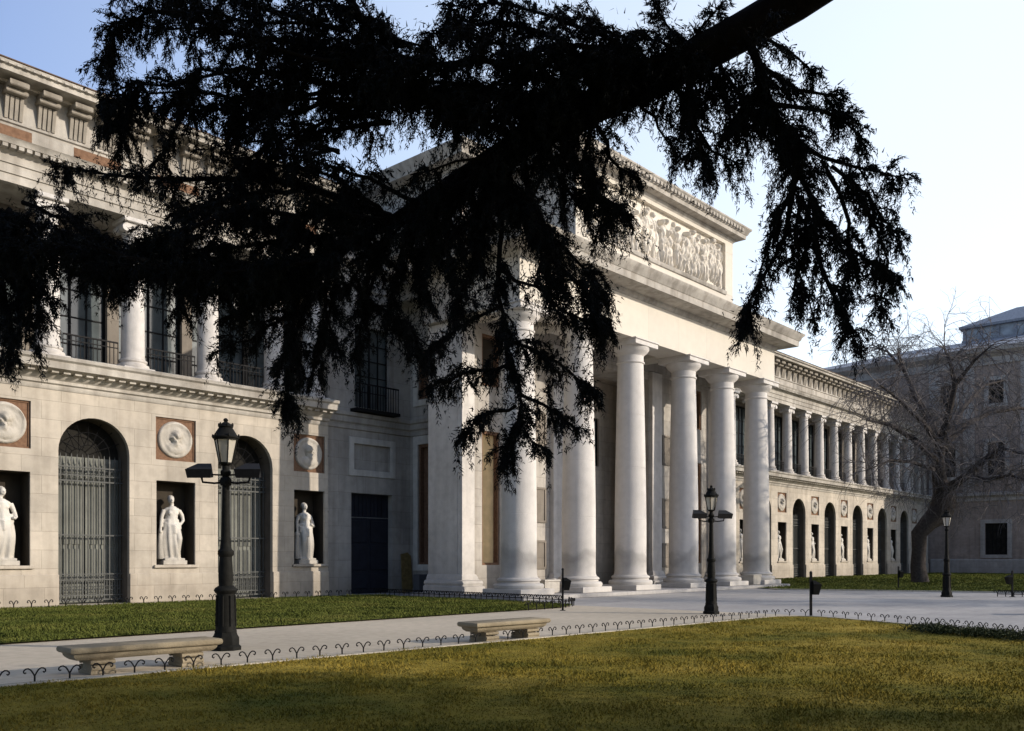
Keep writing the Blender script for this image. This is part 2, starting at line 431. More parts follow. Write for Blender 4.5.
# --- shared meshes, modelled about their own foot
def arch_gate_meshes(w, zs):
    r = w/2; b = MB()
    n = 13
    for i in range(n):
        x = -r+w*(i+.5)/n
        b.box(x-.017, x+.017, -.017, .017, .12, zs-.28)
        b.hexa([(x-.03,-.02,zs-.28),(x+.03,-.02,zs-.28),(x+.03,.02,zs-.28),(x-.03,.02,zs-.28)], [(x-.004,-.004,zs-.02),(x+.004,-.004,zs-.02),(x+.004,.004,zs-.02),(x-.004,.004,zs-.02)])
    for z, hh in ((.10,.05),(.26,.04),(.80,.04),(1.0,.035),(2.35,.045),(zs-.98,.05),(zs-.78,.035),(zs-.5,.045)): b.box(-r, r, -.03, .03, z, z+hh)
    for i in range(n-1):                              # rings and scrolls in the ornamental bands
        x = -r+w*(i+1)/n
        for zc, rr in ((.53,.075),(zs-.64,.075),(.9,.04)):
            pts = [(x+rr*math.cos(2*PI*k/10), 0, zc+rr*1.1*math.sin(2*PI*k/10)) for k in range(11)]
            b.tube(pts, .013, 4, False)
        b.box(x-.011, x+.011, -.011, .011, .26, .82)
    f = MB()                                           # fanlight bars in the arch head
    for k in range(1, 8):
        a = PI*k/8
        f.tube([(r*.25*math.cos(a), 0, zs+r*.25*math.sin(a)), (r*.97*math.cos(a), 0, zs+r*.97*math.sin(a))], .014, 4)
    for rr in (.26, .62):
        f.tube([(r*rr*math.cos(PI*k/14), 0, zs+r*rr*math.sin(PI*k/14)) for k in range(15)], .014, 4, False)
    d = MB()                                           # door leaves behind the bars
    for s in (-1, 1):
        x0, x1 = (-r, -.02) if s < 0 else (.02, r)
        d.box(x0, x1, .30, .34, 0, zs-.1)
        for zz in ((.3, 1.9), (2.05, zs-.35)):
            for q in range(3):
                a0 = x0+.1+(x1-x0-.2)*q/3+.03; a1 = x0+.1+(x1-x0-.2)*(q+1)/3-.03
                d.bevbox(a0, a1, .27, .305, zz[0], zz[1], .012)
    g = MB(); N = 16
    g.poly([(r*math.cos(PI*k/N), .32, zs-.1+max(0, r*math.sin(PI*k/N))+.1) for k in range(N+1)]+[(-r,.32,zs-.1),(r,.32,zs-.1)])
    return b.mesh('gate', M['grille']), f.mesh('fanlight_bars', M['iron']), d.mesh('door_leaves', M['gatedoor']), g.mesh('fanlight', M['fanglass'], False)
GW, GZ = 2.42, 5.2
gate_me, fan_me, leaf_me, fanglass_me = arch_gate_meshes(GW, GZ)
def put_gate(x, wy):
    g = mset('gate', gate_me, (x, wy+.55, .02))
    link('fanlight_bars', fan_me, g); link('door_leaves', leaf_me, g); link('fanlight', fanglass_me, g)

def medallion_mesh(seed):
    R = random.Random(seed); b = MB()
    b.v = []; N, K = 36, 14
    # shallow disc with a raised rim and a portrait head in relief facing left or right
    s = R.choice((-1, 1))
    def hgt(u, v):
        rr = math.hypot(u, v)
        h = .05+.05*math.exp(-((rr-.60)/.05)**2)
        def bl(cx, cz, rx, rz, a): return a*max(0, 1-((u-cx)/rx)**2-((v-cz)/rz)**2)**.5
        h += bl(0, .10, .20, .25, .16)+bl(s*.17, .05, .07, .06, .07)+bl(-s*.08, .2, .2, .18, .09)+bl(0, -.34, .40, .22, .13)+bl(s*.05, -.14, .11, .14, .10)
        h += .012*math.sin(u*38+v*22)
        return h
    for k in range(K+1):
        for i in range(N):
            rr = .66*k/K; a = 2*PI*i/N; u, v = rr*math.cos(a), rr*math.sin(a)
            b.v.append((u, -hgt(u, v), v))
    for k in range(K):
        for i in range(N):
            j = (i+1) % N; b.f.append((k*N+i, k*N+j, (k+1)*N+j, (k+1)*N+i))
    n = len(b.v)
    for i in range(N):
        a = 2*PI*i/N; b.v.append((.68*math.cos(a), 0, .68*math.sin(a)))
    for i in range(N):
        j = (i+1) % N; b.f.append((K*N+i, K*N+j, n+j, n+i))
    return b.mesh('medallion', M['marble'], ang=60)
med_me = [medallion_mesh(i) for i in range(4)]
b = MB(); b.box(-.72,.72,0,.05,-.72,.72)
for s in (-1, 1):
    b.box(s*.75-.035, s*.75+.035, -.03, .05, -.785, .785)
    b.box(-.715, .715, -.03, .05, s*.75-.035, s*.75+.035)
recess_me = b.mesh('medallion_panel', M['brick'], False)
def put_medallion(x, z, wy, i):
    mset('medallion_panel', recess_me, (x, wy+.10, z))
    mset('medallion', med_me[i % 4], (x, wy+.098, z))

def ionic_column(h, r):
    b = MB()
    b.bevbox(-r*1.4, r*1.4, -r*1.4, r*1.4, 0, .16, .02)
    prof = [(r*1.36,.16),(r*1.40,.22),(r*1.36,.29),(r*1.15,.32),(r*1.13,.36),(r*1.22,.40),(r*1.22,.46),(r*1.06,.49),(r,.58)]
    for k in range(1, 9):
        q = k/8; prof.append((r*(1-.15*q**1.7), .58+(h-1.15)*q))
    prof += [(r*.94, h-.55), (r*.94, h-.50), (r*.87, h-.48), (r*.98, h-.38)]
    b.lathe(prof, 28)
    for s in (-1, 1):
        for y in (-1, 1):
            pts = [(s*r*1.02, y*r*.35, h-.36), (s*r*1.02, y*r*1.0, h-.36)]
            b.tube(pts, r*.34, 14)
    b.box(-r*1.1, r*1.1, -r*.9, r*.9, h-.40, h-.16); b.bevbox(-r*1.3, r*1.3, -r*1.22, r*1.22, h-.155, h, .02)
    return b.mesh('column', M['column'])
ucol_me = ionic_column(13.65-8.2, .40)
def window_meshes(w, h, nx, nz, fr=.09, mu=.045, mat=None):
    b = MB(); g = MB()
    b.box(-w/2-fr, -w/2, -.08, .06, -fr, h+fr); b.box(w/2, w/2+fr, -.08, .06, -fr, h+fr)
    b.box(-w/2, w/2, -.08, .06, -fr, 0); b.box(-w/2, w/2, -.08, .06, h, h+fr)
    for i in range(1, nx):
        x = -w/2+w*i/nx; k = mu*(1.6 if i*2 == nx else 1); b.box(x-k/2, x+k/2, -.04, .04, 0, h)
    for j in range(1, nz):
        z = h*j/nz; b.box(-w/2, w/2, -.03, .035, z-mu/2, z+mu/2)
    g.quad((-w/2,.01,0),(w/2,.01,0),(w/2,.01,h),(-w/2,.01,h))
    return b.mesh('window', mat or M['grille'], False), g.mesh('pane', M['glass'], False)
uwin = window_meshes(2.36, 4.9, 4, 5, mat=M['iron'])
def rail_mesh(w):
    b = MB(); n = int(w/.14)
    for i in range(n+1):
        x = -w/2+w*i/n; b.box(x-.012, x+.012, -.012, .012, .06, 1.0)
    b.box(-w/2, w/2, -.03, .03, 1.0, 1.05); b.box(-w/2, w/2, -.02, .02, .06, .1); b.box(-w/2, w/2, -.02, .02, .82, .85)
    return b.mesh('railing', M['iron'], False)
b = MB()                                               # carved bracket under the roof cornice, fluted below and a block above
for i in range(4):
    x = -.22+.147*i
    b.hexa([(x-.05,-.06,-1.05),(x+.05,-.06,-1.05),(x+.05,.25,-1.05),(x-.05,.25,-1.05)], [(x-.055,-.20,-.36),(x+.055,-.20,-.36),(x+.055,.25,-.36),(x-.055,.25,-.36)])
b.hexa([(-.25,.02,-1.1),(.25,.02,-1.1),(.25,.25,-1.1),(-.25,.25,-1.1)], [(-.28,-.12,-.34),(.28,-.12,-.34),(.28,.25,-.34),(-.28,.25,-.34)])
b.bevbox(-.33,.33,-.42,.25,-.335,-.19,.03); b.bevbox(-.29,.29,-.62,.25,-.185,.0,.03)
brk_me = b.mesh('bracket', M['trim'])

def wing(x0, x1, arches, niches, cols, sign, brx0):
    T = F(WY)
    holes = [(a-GW/2, a+GW/2, 0, GZ, .95, True) for a in arches]
    holes += [(n-.76, n+.76, 1.35, 4.42, .8, False) for n in niches]
    holes += [(n-.78, n+.78, 5.18, 6.74, .10, False) for n in niches]
    w = MB(); w.wall(x0, x1, 0, 7.45, T, holes)
    xe = x1 if sign > 0 else x0
    w.quad((x1,WY,0),(x1,WY+5,0),(x1,WY+5,17),(x1,WY,17)) if sign > 0 else w.quad((x0,WY,0),(x0,WY,17),(x0,WY+5,17),(x0,WY+5,0))
    mpart('wall', w, M['wing'], smooth=False)
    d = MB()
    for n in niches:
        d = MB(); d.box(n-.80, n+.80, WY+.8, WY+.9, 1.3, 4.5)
        for k in (-1, 1): d.box(n+k*.748-.01, n+k*.748+.01, WY+.10, WY+.799, 1.36, 4.40)  # liner over the stone reveals, carrying the painted niche shade
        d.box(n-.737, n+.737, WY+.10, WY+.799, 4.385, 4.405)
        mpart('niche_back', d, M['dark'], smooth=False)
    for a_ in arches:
        d = MB(); r_ = GW/2-.012  # thin liner just inside the reveal, added to darken it
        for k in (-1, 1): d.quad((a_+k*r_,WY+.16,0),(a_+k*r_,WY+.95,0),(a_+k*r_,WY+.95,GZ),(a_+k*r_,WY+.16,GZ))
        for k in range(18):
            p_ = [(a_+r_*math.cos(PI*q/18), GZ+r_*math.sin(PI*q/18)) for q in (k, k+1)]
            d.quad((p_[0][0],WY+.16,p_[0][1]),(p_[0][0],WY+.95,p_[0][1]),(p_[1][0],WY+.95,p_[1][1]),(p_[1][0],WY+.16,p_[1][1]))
        mpart('arch_shade_liner', d, M['jambshade'], smooth=False)
    p = MB(); segs = sorted(arches); xs = [x0]+[v for a in segs for v in (a-GW/2, a+GW/2)]+[x1]
    for i in range(0, len(xs), 2): p.bevbox(xs[i]+(.0 if i else 0), xs[i+1], WY-.07, WY-.003, 0, 1.05, .02)
    mpieces('plinth', p, M['wing'])
    s = MB()
    for n in niches: s.bevbox(n-.86, n+.86, WY-.10, WY+.75, 1.24, 1.346, .015)
    mpieces('niche_sill', s, M['wing'])
    for a in arches: put_gate(a, WY)
    for i, n in enumerate(niches): put_medallion(n, 5.96, WY, i+(3 if sign < 0 else 0))
    # balcony cornice
    c = MB(); c.mold([(x0,WY),(x1,WY)], [(-.3,7.2),(.02,7.2),(.06,7.26),(.06,7.36),(.14,7.40),(.14,7.50),(.30,7.62),(.34,7.72),(.72,7.80),(.74,8.02),(.82,8.08),(.84,8.17),(.80,8.2),(-2.2,8.2)])
    n = int((x1-x0)/.37)
    for i in range(n): x = x0+.2+i*.37; c.box(x-.11, x+.11, WY-.55, WY-.3, 7.68, 7.797)
    mpart('balcony_cornice', c, M['trim'])
    # upper floor
    u = MB(); pos = [(cols[i]+cols[i+1])/2 for i in range(len(cols)-1)]
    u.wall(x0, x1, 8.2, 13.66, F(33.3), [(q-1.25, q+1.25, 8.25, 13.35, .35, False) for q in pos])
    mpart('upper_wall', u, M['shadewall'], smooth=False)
    rail = rail_mesh(cols[1]-cols[0]-1.05)
    for q in pos:
        o = mset('window', uwin[0], (q, 33.55, 8.34)); link('pane', uwin[1], o)
        mset('railing', rail, (q, 31.75, 8.2))
    for q in cols: mset('column', ucol_me, (q, 31.72, 8.2))
    e = MB(); e.mold([(x0,31.25),(x1,31.25)], [(-2.3,13.65),(.0,13.65),(0,13.92),(.05,13.93),(.05,14.22),(.10,14.23),(.10,14.50),(.20,14.58),(.24,14.68),(.44,14.72),(.46,14.84),(.52,14.9),(.05,14.93),(.05,15.5),(.12,15.53),(.12,15.6),(.02,15.62),(-.02,16.72),(.20,16.72),(.22,16.80),(.80,16.82),(.82,16.98),(.90,17.0),(.94,17.06),(.94,17.10),(-6,17.8)])
    n = int((x1-x0)/.24)
    for i in range(n): x = x0+.12+i*.24; e.box(x-.08, x+.08, 31.25-.42, 31.25-.12, 14.6, 14.715)
    for i in range(n): x = x0+.12+i*.24; e.box(x-.07, x+.07, 31.25-.93, 31.25-.79, 16.99, 17.1)
    mpart('entablature', e, M['trim'])
    r = MB(); r.mold([(x0-.1,31.25),(x1+.1,31.25)], [(.92,17.104),(.98,17.106),(.98,17.14),(.85,17.16),(-6,18.3),(-6,18.0)])
    mpart('roof', r, M['rooftile'], smooth=False)
    pn = MB(); k = 0
    for q in pos[::1]: pn.box(q-.8, q+.8, 31.19, 31.215, 15.02, 15.42)
    mpieces('frieze_panel', pn, M['brick'] if sign > 0 else M['trim'], smooth=False)
    x = brx0
    while x < x1-.3:
        if x > x0+.3: mset('bracket', brk_me, (x, 31.25, 16.715))
        x += 1.0
L_arch = [-10.0+5.87*k for k in range(6)]                  # ..., 7.6, 13.47, 19.35
L_arch = [13.47-5.87*k for k in range(3, -1, -1)]+[19.33]
L_niche = [-1.1, 4.76, 10.62, 16.43, 22.32]
L_cols = [14.95+2.93*k for k in range(-6, 3)]+[23.0-.35]
wing(-6.0, 23.25, L_arch, L_niche, L_cols, 1, -5.2)
R_arch = [57.4+6.2*k for k in range(7)]; R_niche = [54.3+6.2*k for k in range(8)]
R_niche = [n for n in R_niche if n < 100]
R_cols = [52.75+3.1*k for k in range(15)]
wing(49.65, 102.0, R_arch, R_niche, R_cols, -1, 50.4)
# far end bay of the right wing: a flat pilaster and a plain window beyond the colonnade
b = MB()
for x in (97.4, 99.6, 101.4): b.box(x-.35, x+.35, 31.5, 33.35, 8.2, 13.64)
b.box(95.2, 102, 32.4, 33.35, 8.2, 13.64)
mpieces('pilaster', b, M['trim'], smooth=False)
ew = window_meshes(1.2, 3.2, 2, 4); o = mset('window', ew[0], (98.5, 32.34, 9.0)); link('pane', ew[1], o)

# --- link walls between the wings and the portico block (mirrored about the portico's middle)
DY = 32.0
def mirror(x): return 2*XC-x
for side in (0, 1):
    def X(x): return x if side == 0 else mirror(x)
    xa, xb = sorted((X(23.2), X(28.5)))
    T = F(DY); w = MB()
    dc = X(26.15); hw = 1.19
    w.wall(xa, xb, 0, 17.2, T, [(dc-hw, dc+hw, 0, 4.5, .4, False), (dc-1.05, dc+1.05, 5.55, 6.7, .10, False), (dc-1.0, dc+1.0, 8.35, 12.0, .35, False)])
    mpart('link_wall', w, M['block'], smooth=False)
    f = MB()
    for s in (-1, 1):
        f.bevbox(dc+s*1.2-.14, dc+s*1.2+.14, DY-.05, DY-.002, 5.26, 6.99, .015)
        f.bevbox(dc-1.06, dc+1.06, DY-.05, DY-.002, 6.125+s*.72-.14, 6.125+s*.72+.14, .015)
    mpart('panel_frame', f, M['marble'])
    f = MB(); f.box(dc-1.1, dc+1.1, DY+.09, DY+.12, 5.5, 6.75); mpart('panel', f, M['block'], smooth=False)
    dr = MB(); dr.box(dc-hw, dc+hw, DY+.3, DY+.36, 3.45, 4.5)
    for s in (-1, 1):
        c0 = dc+s*hw/2
        dr.box(c0-hw/2+.01, c0+hw/2-.01, DY+.3, DY+.36, 0, 3.42)
        for zz in ((.2,.9),(1.05,2.2),(2.3,3.3)): dr.bevbox(c0-hw/2+.12, c0+hw/2-.12, DY+.26, DY+.305, zz[0], zz[1], .02)
        for q in range(5): dr.box(dc+s*(.12+.22*q)-.012, dc+s*(.12+.22*q)+.012, DY+.26, DY+.29, 3.5, 4.45)
    mpart('door', dr, M['doorpaint'])
    lw = window_meshes(2.0, 3.6, 4, 5, mat=M['iron']); o = mset('window', lw[0], (dc, DY+.25, 8.38)); link('pane', lw[1], o)
    rl = MB()
    for i in range(17): rl.box(dc-1.2+.15*i-.013, dc-1.2+.15*i+.013, DY-.42, DY-.394, 8.24, 9.3)
    rl.box(dc-1.22, dc+1.22, DY-.44, DY-.38, 9.3, 9.36); rl.box(dc-1.25, dc+1.25, DY-.5, DY-.002, 8.1, 8.235)
    mpart('balcony', rl, M['iron'], smooth=False)
    c = MB(); c.mold([(xa,DY),(xb,DY)], [(0,7.3),(.06,7.34),(.06,7.55),(.14,7.62),(.14,7.85),(.22,7.9),(.24,8.05),(0,8.08)])
    c.mold([(xa,DY),(xb,DY)], [(0,13.6),(.08,13.65),(.08,14.4),(.2,14.5),(.4,14.7),(.4,14.85),(0,14.9)])
    c.mold([(xa,DY),(xb,DY)], [(0,16.5),(.3,16.7),(.7,16.85),(.75,17.2),(-4,17.6)])
    mpieces('string_course', c, M['block'])
# drainpipe in the angle on the left
b = MB(); b.tube([(23.55,31.9,0),(23.55,31.9,16.6)], .06, 10)
for z in (1.2,3.6,6,8.6,11,13.2,15.6): b.lathe([(.078,-.04),(.078,.04)], 10, (23.55,31.9,z))
mpart('drainpipe', b, M['grille'])

# --- portico block
BX0, BX1, BY = XC-10.25, XC+10.25, 26.3          # front slab (antae)
SX = 8.0                                          # half width of the deeper block
fl = MB()
fl.bevbox(XC-11.3, XC+11.3, 22.0, 28.2, .0, .16, .02)
fl.box(XC-SX-.1, XC+SX+.1, 28.2, 34, .0, .155)
mpart('portico_step', fl, M['plaza'])
w = MB()
OP = [(XC-9.05, XC-7.95, 1.3, 7.0, .45, False), (XC-9.05, XC-7.95, 8.9, 11.1, .35, False), (XC-3.6, XC+3.6, .16, 11.0, 1.6, False), (XC+7.95, XC+9.05, 1.3, 7.0, .45, False), (XC+7.95, XC+9.05, 8.9, 11.1, .35, False)]
w.wall(BX0, BX1, .1, 14.2, F(BY), OP)
for s in (0, 1):
    x = BX0 if s == 0 else BX1
    w.quad((x,BY,.1),(x,BY,14.2),(x,28,14.2),(x,28,.1))
    xi = XC-SX if s == 0 else XC+SX
    w.quad((x,28,.1),(x,28,14.2),(xi,28,14.2),(xi,28,.1))
mpart('portico_wall', w, M['block'], smooth=False)
# pilaster strips and antae
p = MB()
for s in (-1, 1):
    for a, c in ((9.72, 10.45), (3.65, 4.55), (6.2, 7.1)):
        x0, x1 = sorted((XC+s*a, XC+s*c)); p.box(x0, x1, BY-.22, BY+.05, .9, 11.38)
    x0, x1 = sorted((XC+s*10.26, XC+s*10.46)); p.box(x0, x1, BY+.06, 28.1, .9, 11.38)
mpieces('pilaster', p, M['column'], smooth=False)
pb = MB()
for s in (-1, 1):
    bp = [(.0,.16),(.30,.16),(.30,.42),(.22,.46),(.26,.56),(.22,.66),(.12,.70),(.10,.80),(.04,.92),(0,.92)]
    for a, c in ((3.65, 4.55), (6.2, 7.1)):
        x0, x1 = sorted((XC+s*a, XC+s*c)); pb.mold([(x0,BY-.02),(x0,BY-.22),(x1,BY-.22),(x1,BY-.02)], bp)
xa = XC-10.46
pb.mold([(xa,28.1),(xa,BY-.22),(XC-9.72,BY-.22),(XC-9.72,BY-.02)], bp)
pb.mold([(XC+9.72,BY-.02),(XC+9.72,BY-.22),(XC+10.46,BY-.22),(XC+10.46,28.1)], bp)
mpieces('pilaster_base', pb, M['column'])
# framed niches on the front slab, ochre plaster with a red brown frame
def framed_niche(name, T, u0, u1, z0, z1, back):
    f = MB(); t = .10
    def bx(a, b_, c, d, y0, y1):
        q = [T(u, dd, z) for z in (c, d) for (u, dd) in ((a,y0),(b_,y0),(b_,y1),(a,y1))]
        f.hexa(q[:4], q[4:])
    bx(u0, u0+t, z0, z1, .06, .3); bx(u1-t, u1, z0, z1, .06, .3); bx(u0+t, u1-t, z0, z0+t, .06, .3); bx(u0+t, u1-t, z1-t*1.3, z1, .06, .3)
    o = mpart(name, f, M['brick'], smooth=False)
    g = MB(); g.quad(T(u0,.28,z0), T(u1,.28,z0), T(u1,.28,z1), T(u0,.28,z1)); mpart('niche_back', g, back, smooth=False)
for s in (-1, 1):
    x0, x1 = sorted((XC+s*7.95, XC+s*9.05))
    framed_niche('niche_frame', F(BY), x0, x1, 1.3, 7.0, M['ochre'])
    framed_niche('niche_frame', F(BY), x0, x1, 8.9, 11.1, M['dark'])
# side walls of the deeper block
for s in (-1, 1):
    xs_ = XC+s*SX
    T = (lambda xs_, s: (lambda u, d, z: (xs_-s*d, u, z)))(xs_, s)
    w = MB(); w.wall(28, 37, .0, 18.3, T, [(30.55,31.45,1.3,6.9,.4,False),(30.55,31.45,9.0,11.3,.35,False)])
    mpart('side_wall', w, M['block'], smooth=False)
    f = MB()
    def sb(a, b_, c, d):
        x0, x1 = sorted((xs_+s*.002, xs_+s*.05)); f.bevbox(x0, x1, a, b_, c, d, .012)
    for z0, z1 in ((1.3,6.9),(9.0,11.3)):
        sb(30.25,30.548,z0-.3,z1+.4); sb(31.452,31.75,z0-.3,z1+.4); sb(30.552,31.448,z1+.003,z1+.4); sb(30.552,31.448,z0-.3,z0-.003)
    mpart('niche_surround', f, M['marble'])
    framed_niche('niche_frame', T, 30.55, 31.45, 1.3, 6.9, M['brick'])
    framed_niche('niche_frame', T, 30.55, 31.45, 9.0, 11.3, M['brick'])
    c = MB(); path = [(xs_,32.0),(xs_,28.02)] if s < 0 else [(xs_,28.02),(xs_,32.0)]
    c.mold(path, [(0,7.3),(.06,7.34),(.06,7.55),(.14,7.62),(.14,7.85),(.22,7.9),(.24,8.05),(0,8.08)])
    mpieces('string_course', c, M['block'])
# loggia behind the portico wall
lg = MB(); LY = 29.3
lg.wall(XC-7.6, XC+7.6, .155, 13, F(LY), [(XC-1.4,XC+1.4,.155,5.4,.5,False)]+[(XC+q-.7,XC+q+.7,6.6,9.2,.3,False) for q in (-2.6,0,2.6)])
lg.quad((XC-7.6,27.9,.155),(XC-7.6,LY,.155),(XC-7.6,LY,13),(XC-7.6,27.9,13)); lg.quad((XC+7.6,27.9,.155),(XC+7.6,27.9,13),(XC+7.6,LY,13),(XC+7.6,LY,.155))
lg.quad((XC-7.6,27.9,11.2),(XC+7.6,27.9,11.2),(XC+7.6,LY,11.2),(XC-7.6,LY,11.2))
lg.quad((XC-7.6,27.95,.155),(XC-3.6,27.95,.155),(XC-3.6,27.95,11.2),(XC-7.6,27.95,11.2)); lg.quad((XC+3.6,27.95,.155),(XC+7.6,27.95,.155),(XC+7.6,27.95,11.2),(XC+3.6,27.95,11.2))
mpart('loggia', lg, M['inner'], smooth=False)
d = MB()
for s in (-1, 1):
    d.box(XC+min(s*.01,s*1.4), XC+max(s*.01,s*1.4), LY+.3, LY+.36, .16, 5.38)
    for z in ((.5,1.6),(1.8,3.3),(3.5,5.1)): d.bevbox(XC+s*.7-.5, XC+s*.7+.5, LY+.25, LY+.305, z[0], z[1], .03)
mpart('door', d, M['doorpaint'])
gw = window_meshes(1.4, 2.6, 3, 4)
for q in (-2.6, 0, 2.6):
    o = mset('window', gw[0], (XC+q, LY+.2, 6.6)); link('pane', gw[1], o)
# framed tablets on the piers
for s in (-1, 1):
    for z0, z1 in ((1.1,2.4),(3.2,4.8),(6.6,8.2)):
        xm = XC+s*5.38; f = MB()
        for q in (-1, 1):
            f.box(xm+q*.45-.05, xm+q*.45+.05, BY-.06, BY-.003, z0, z1)
            f.box(xm-.39, xm+.39, BY-.06, BY-.003, (z0 if q < 0 else z1-.1), (z0+.1 if q < 0 else z1))
        f.box(xm-.39, xm+.39, BY-.02, BY-.003, z0+.102, z1-.102)
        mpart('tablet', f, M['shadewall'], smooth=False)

# --- portico columns
def tuscan(h):
    b = MB(); r = .72
    b.bevbox(-1.0,1.0,-1.0,1.0,0,.24,.02)
    prof = [(.97,.24),(1.0,.30),(1.0,.38),(.95,.44),(.84,.46),(.83,.52),(.88,.56),(.86,.62),(.76,.68),(r,.80)]
    H = h-1.0
    for k in range(1, 17):
        q = k/16; rr = r*(1-.185*max(0, q-.22)**1.35/.78**1.35); z = .8+(H-.8)*q
        if k in (4, 8, 12): prof += [(rr, z-.012), (rr-.007, z-.006), (rr-.007, z+.006), (rr, z+.012)]
        else: prof.append((rr, z))
    e = prof[-1][0]
    prof += [(e+.05,H+.02),(e+.06,H+.07),(e+.01,H+.10),(e+.005,H+.36),(e+.03,H+.38),(e+.05,H+.42),(e+.16,H+.50),(e+.25,H+.62),(e+.28,H+.72)]
    b.lathe(prof, 40)
    b.bevbox(-.90,.90,-.90,.90,h-.275,h-.07,.015); b.bevbox(-.95,.95,-.95,.95,h-.068,h,.012)
    return b.mesh('portico_column', M['pcolumn'])
tus_me = tuscan(11.4-.16)
CY = 23.4
for dx in (-10.0,-6.15,-2.3,2.3,6.15,10.0): mset('portico_column', tus_me, (XC+dx, CY, .16), random.choice((0,PI/2,PI)))
# --- entablature and ceiling
EX = 10.75
e = MB()
for x0, x1, y0, y1 in ((XC-EX, XC+EX, 22.68, 24.12), (XC-EX, XC-EX+1.44, 24.13, 26.05), (XC+EX-1.44, XC+EX, 24.13, 26.05)):
    e.box(x0, x1, y0, y1, 11.403, 13.2)
for dx in (-6.15,-2.3,2.3,6.15): e.box(XC+dx-.62, XC+dx+.62, 24.13, 26.28, 11.6, 13.0)
mpart('frieze', e, M['frieze'], smooth=False)
e = MB(); e.box(XC-EX+.02, XC+EX-.02, 24.0, 28.0, 12.5, 13.0); e.box(XC-EX, XC+EX, 26.07, 28.05, 11.41, 13.2)
mpart('portico_ceiling', e, M['block'], smooth=False)
c = MB()
path = [(XC-SX,33),(XC-SX,28.1),(XC-EX,28.1),(XC-EX,22.68),(XC+EX,22.68),(XC+EX,28.1),(XC+SX,28.1),(XC+SX,33)]
c.mold(path, [(-1.2,13.15),(.0,13.15),(.04,13.18),(.12,13.30),(.14,13.38),(.98,13.42),(1.0,13.70),(1.06,13.74),(1.12,13.90),(1.24,14.02),(1.26,14.10),(-.6,14.32),(-1.2,14.32)])
mpart('cornice', c, M['trim'])
c = MB(); c.poly([(XC-EX-.5,22.2,14.25),(XC+EX+.5,22.2,14.25),(XC+EX+.5,28.5,14.25),(XC-EX-.5,28.5,14.25)]); mpart('portico_roof', c, M['slate'], smooth=False)
# --- attic with the carved relief
A = 6.75; AY = 23.1
w = MB(); w.wall(XC-A, XC+A, 14.2, 18.35, F(AY), [(XC-5.95, XC+5.95, 15.55, 18.02, .22, False)])
w.quad((XC-A,AY,14.2),(XC-A,28,14.2),(XC-A,28,18.35),(XC-A,AY,18.35)); w.quad((XC+A,AY,14.2),(XC+A,AY,18.35),(XC+A,28,18.35),(XC+A,28,14.2))
mpart('attic', w, M['frieze'], smooth=False)
c = MB(); c.mold([(XC-A,28),(XC-A,AY),(XC+A,AY),(XC+A,28)], [(-.5,18.2),(0,18.2),(.06,18.26),(.10,18.34),(.10,18.42),(.50,18.44),(.52,18.62),(.58,18.66),(.64,18.80),(.74,18.90),(.74,18.97),(-.5,19.2)])
n = int(2*A/.3)
for i in range(n): x = XC-A+.15+i*.3; c.box(x-.09, x+.09, AY-.68, AY-.55, 18.68, 18.84)
c.mold([(XC-A,28),(XC-A,AY),(XC+A,AY),(XC+A,28)], [(-.1,14.3),(.16,14.3),(.16,14.62),(.10,14.70),(-.1,14.7)])
c.mold([(XC-5.95,AY),(XC+5.95,AY)], [(.0,15.30),(.07,15.33),(.10,15.42),(.10,15.50),(.0,15.54)])
mpart('attic_cornice', c, M['trim'])
# relief: a crowd of draped figures as one displaced sheet
R = random.Random(5); figs = []
for i in range(33):
    x = -5.65+11.3*i/32+R.uniform(-.1,.1); figs.append((x, R.uniform(-.12,.12), R.uniform(.85,1.08), R.uniform(-.22,.22), R.uniform(.08,.32), R.random()))
nx, nz = 360, 76
xs = np.linspace(-5.95, 5.95, nx); zs = np.linspace(0, 2.47, nz); U, W = np.meshgrid(xs, zs)
Hh = np.zeros_like(U)
def blob(cx, cz, rx, rz, a, rot=0):
    du, dw = U-cx, W-cz; c_, s_ = math.cos(rot), math.sin(rot); p, q = (du*c_+dw*s_)/rx, (-du*s_+dw*c_)/rz
    return a*np.sqrt(np.clip(1-p*p-q*q, 0, 1))
for x, dz, sc, lean, dep, seat in figs:
    top = 2.28*sc+dz*.4 if seat > .3 else 1.75
    parts = [blob(x+lean*.5, top-.15, .115, .155, dep+.10), blob(x+lean*.3, top-.62, .235, .38, dep+.06, lean), blob(x-.02, top-1.05, .22, .28, dep+.04),
             blob(x-.13-lean*.2, top-1.55, .11, .62, dep+.02, -lean*.6), blob(x+.12-lean*.3, top-1.6, .11, .62, dep+.03, lean*.8),
             blob(x+.30, top-.62, .07, .38, dep+.03, R.uniform(-1.1,1.1)), blob(x-.29, top-.62, .07, .38, dep+.01, R.uniform(-1.1,1.1))]
    for q in parts: Hh = np.maximum(Hh, q)
Hh += (Hh > .03)*(.035*np.sin(U*34+3*np.sin(W*5+U*2))*np.sin(W*4+U*6))
b = MB(); b.v = [(float(XC+U[j,i]), float(AY+.22-.9*Hh[j,i]), float(15.55+W[j,i])) for j in range(nz) for i in range(nx)]
b.f = [(j*nx+i, j*nx+i+1, (j+1)*nx+i+1, (j+1)*nx+i) for j in range(nz-1) for i in range(nx-1)]
mpart('carved_relief', b, M['relief'])
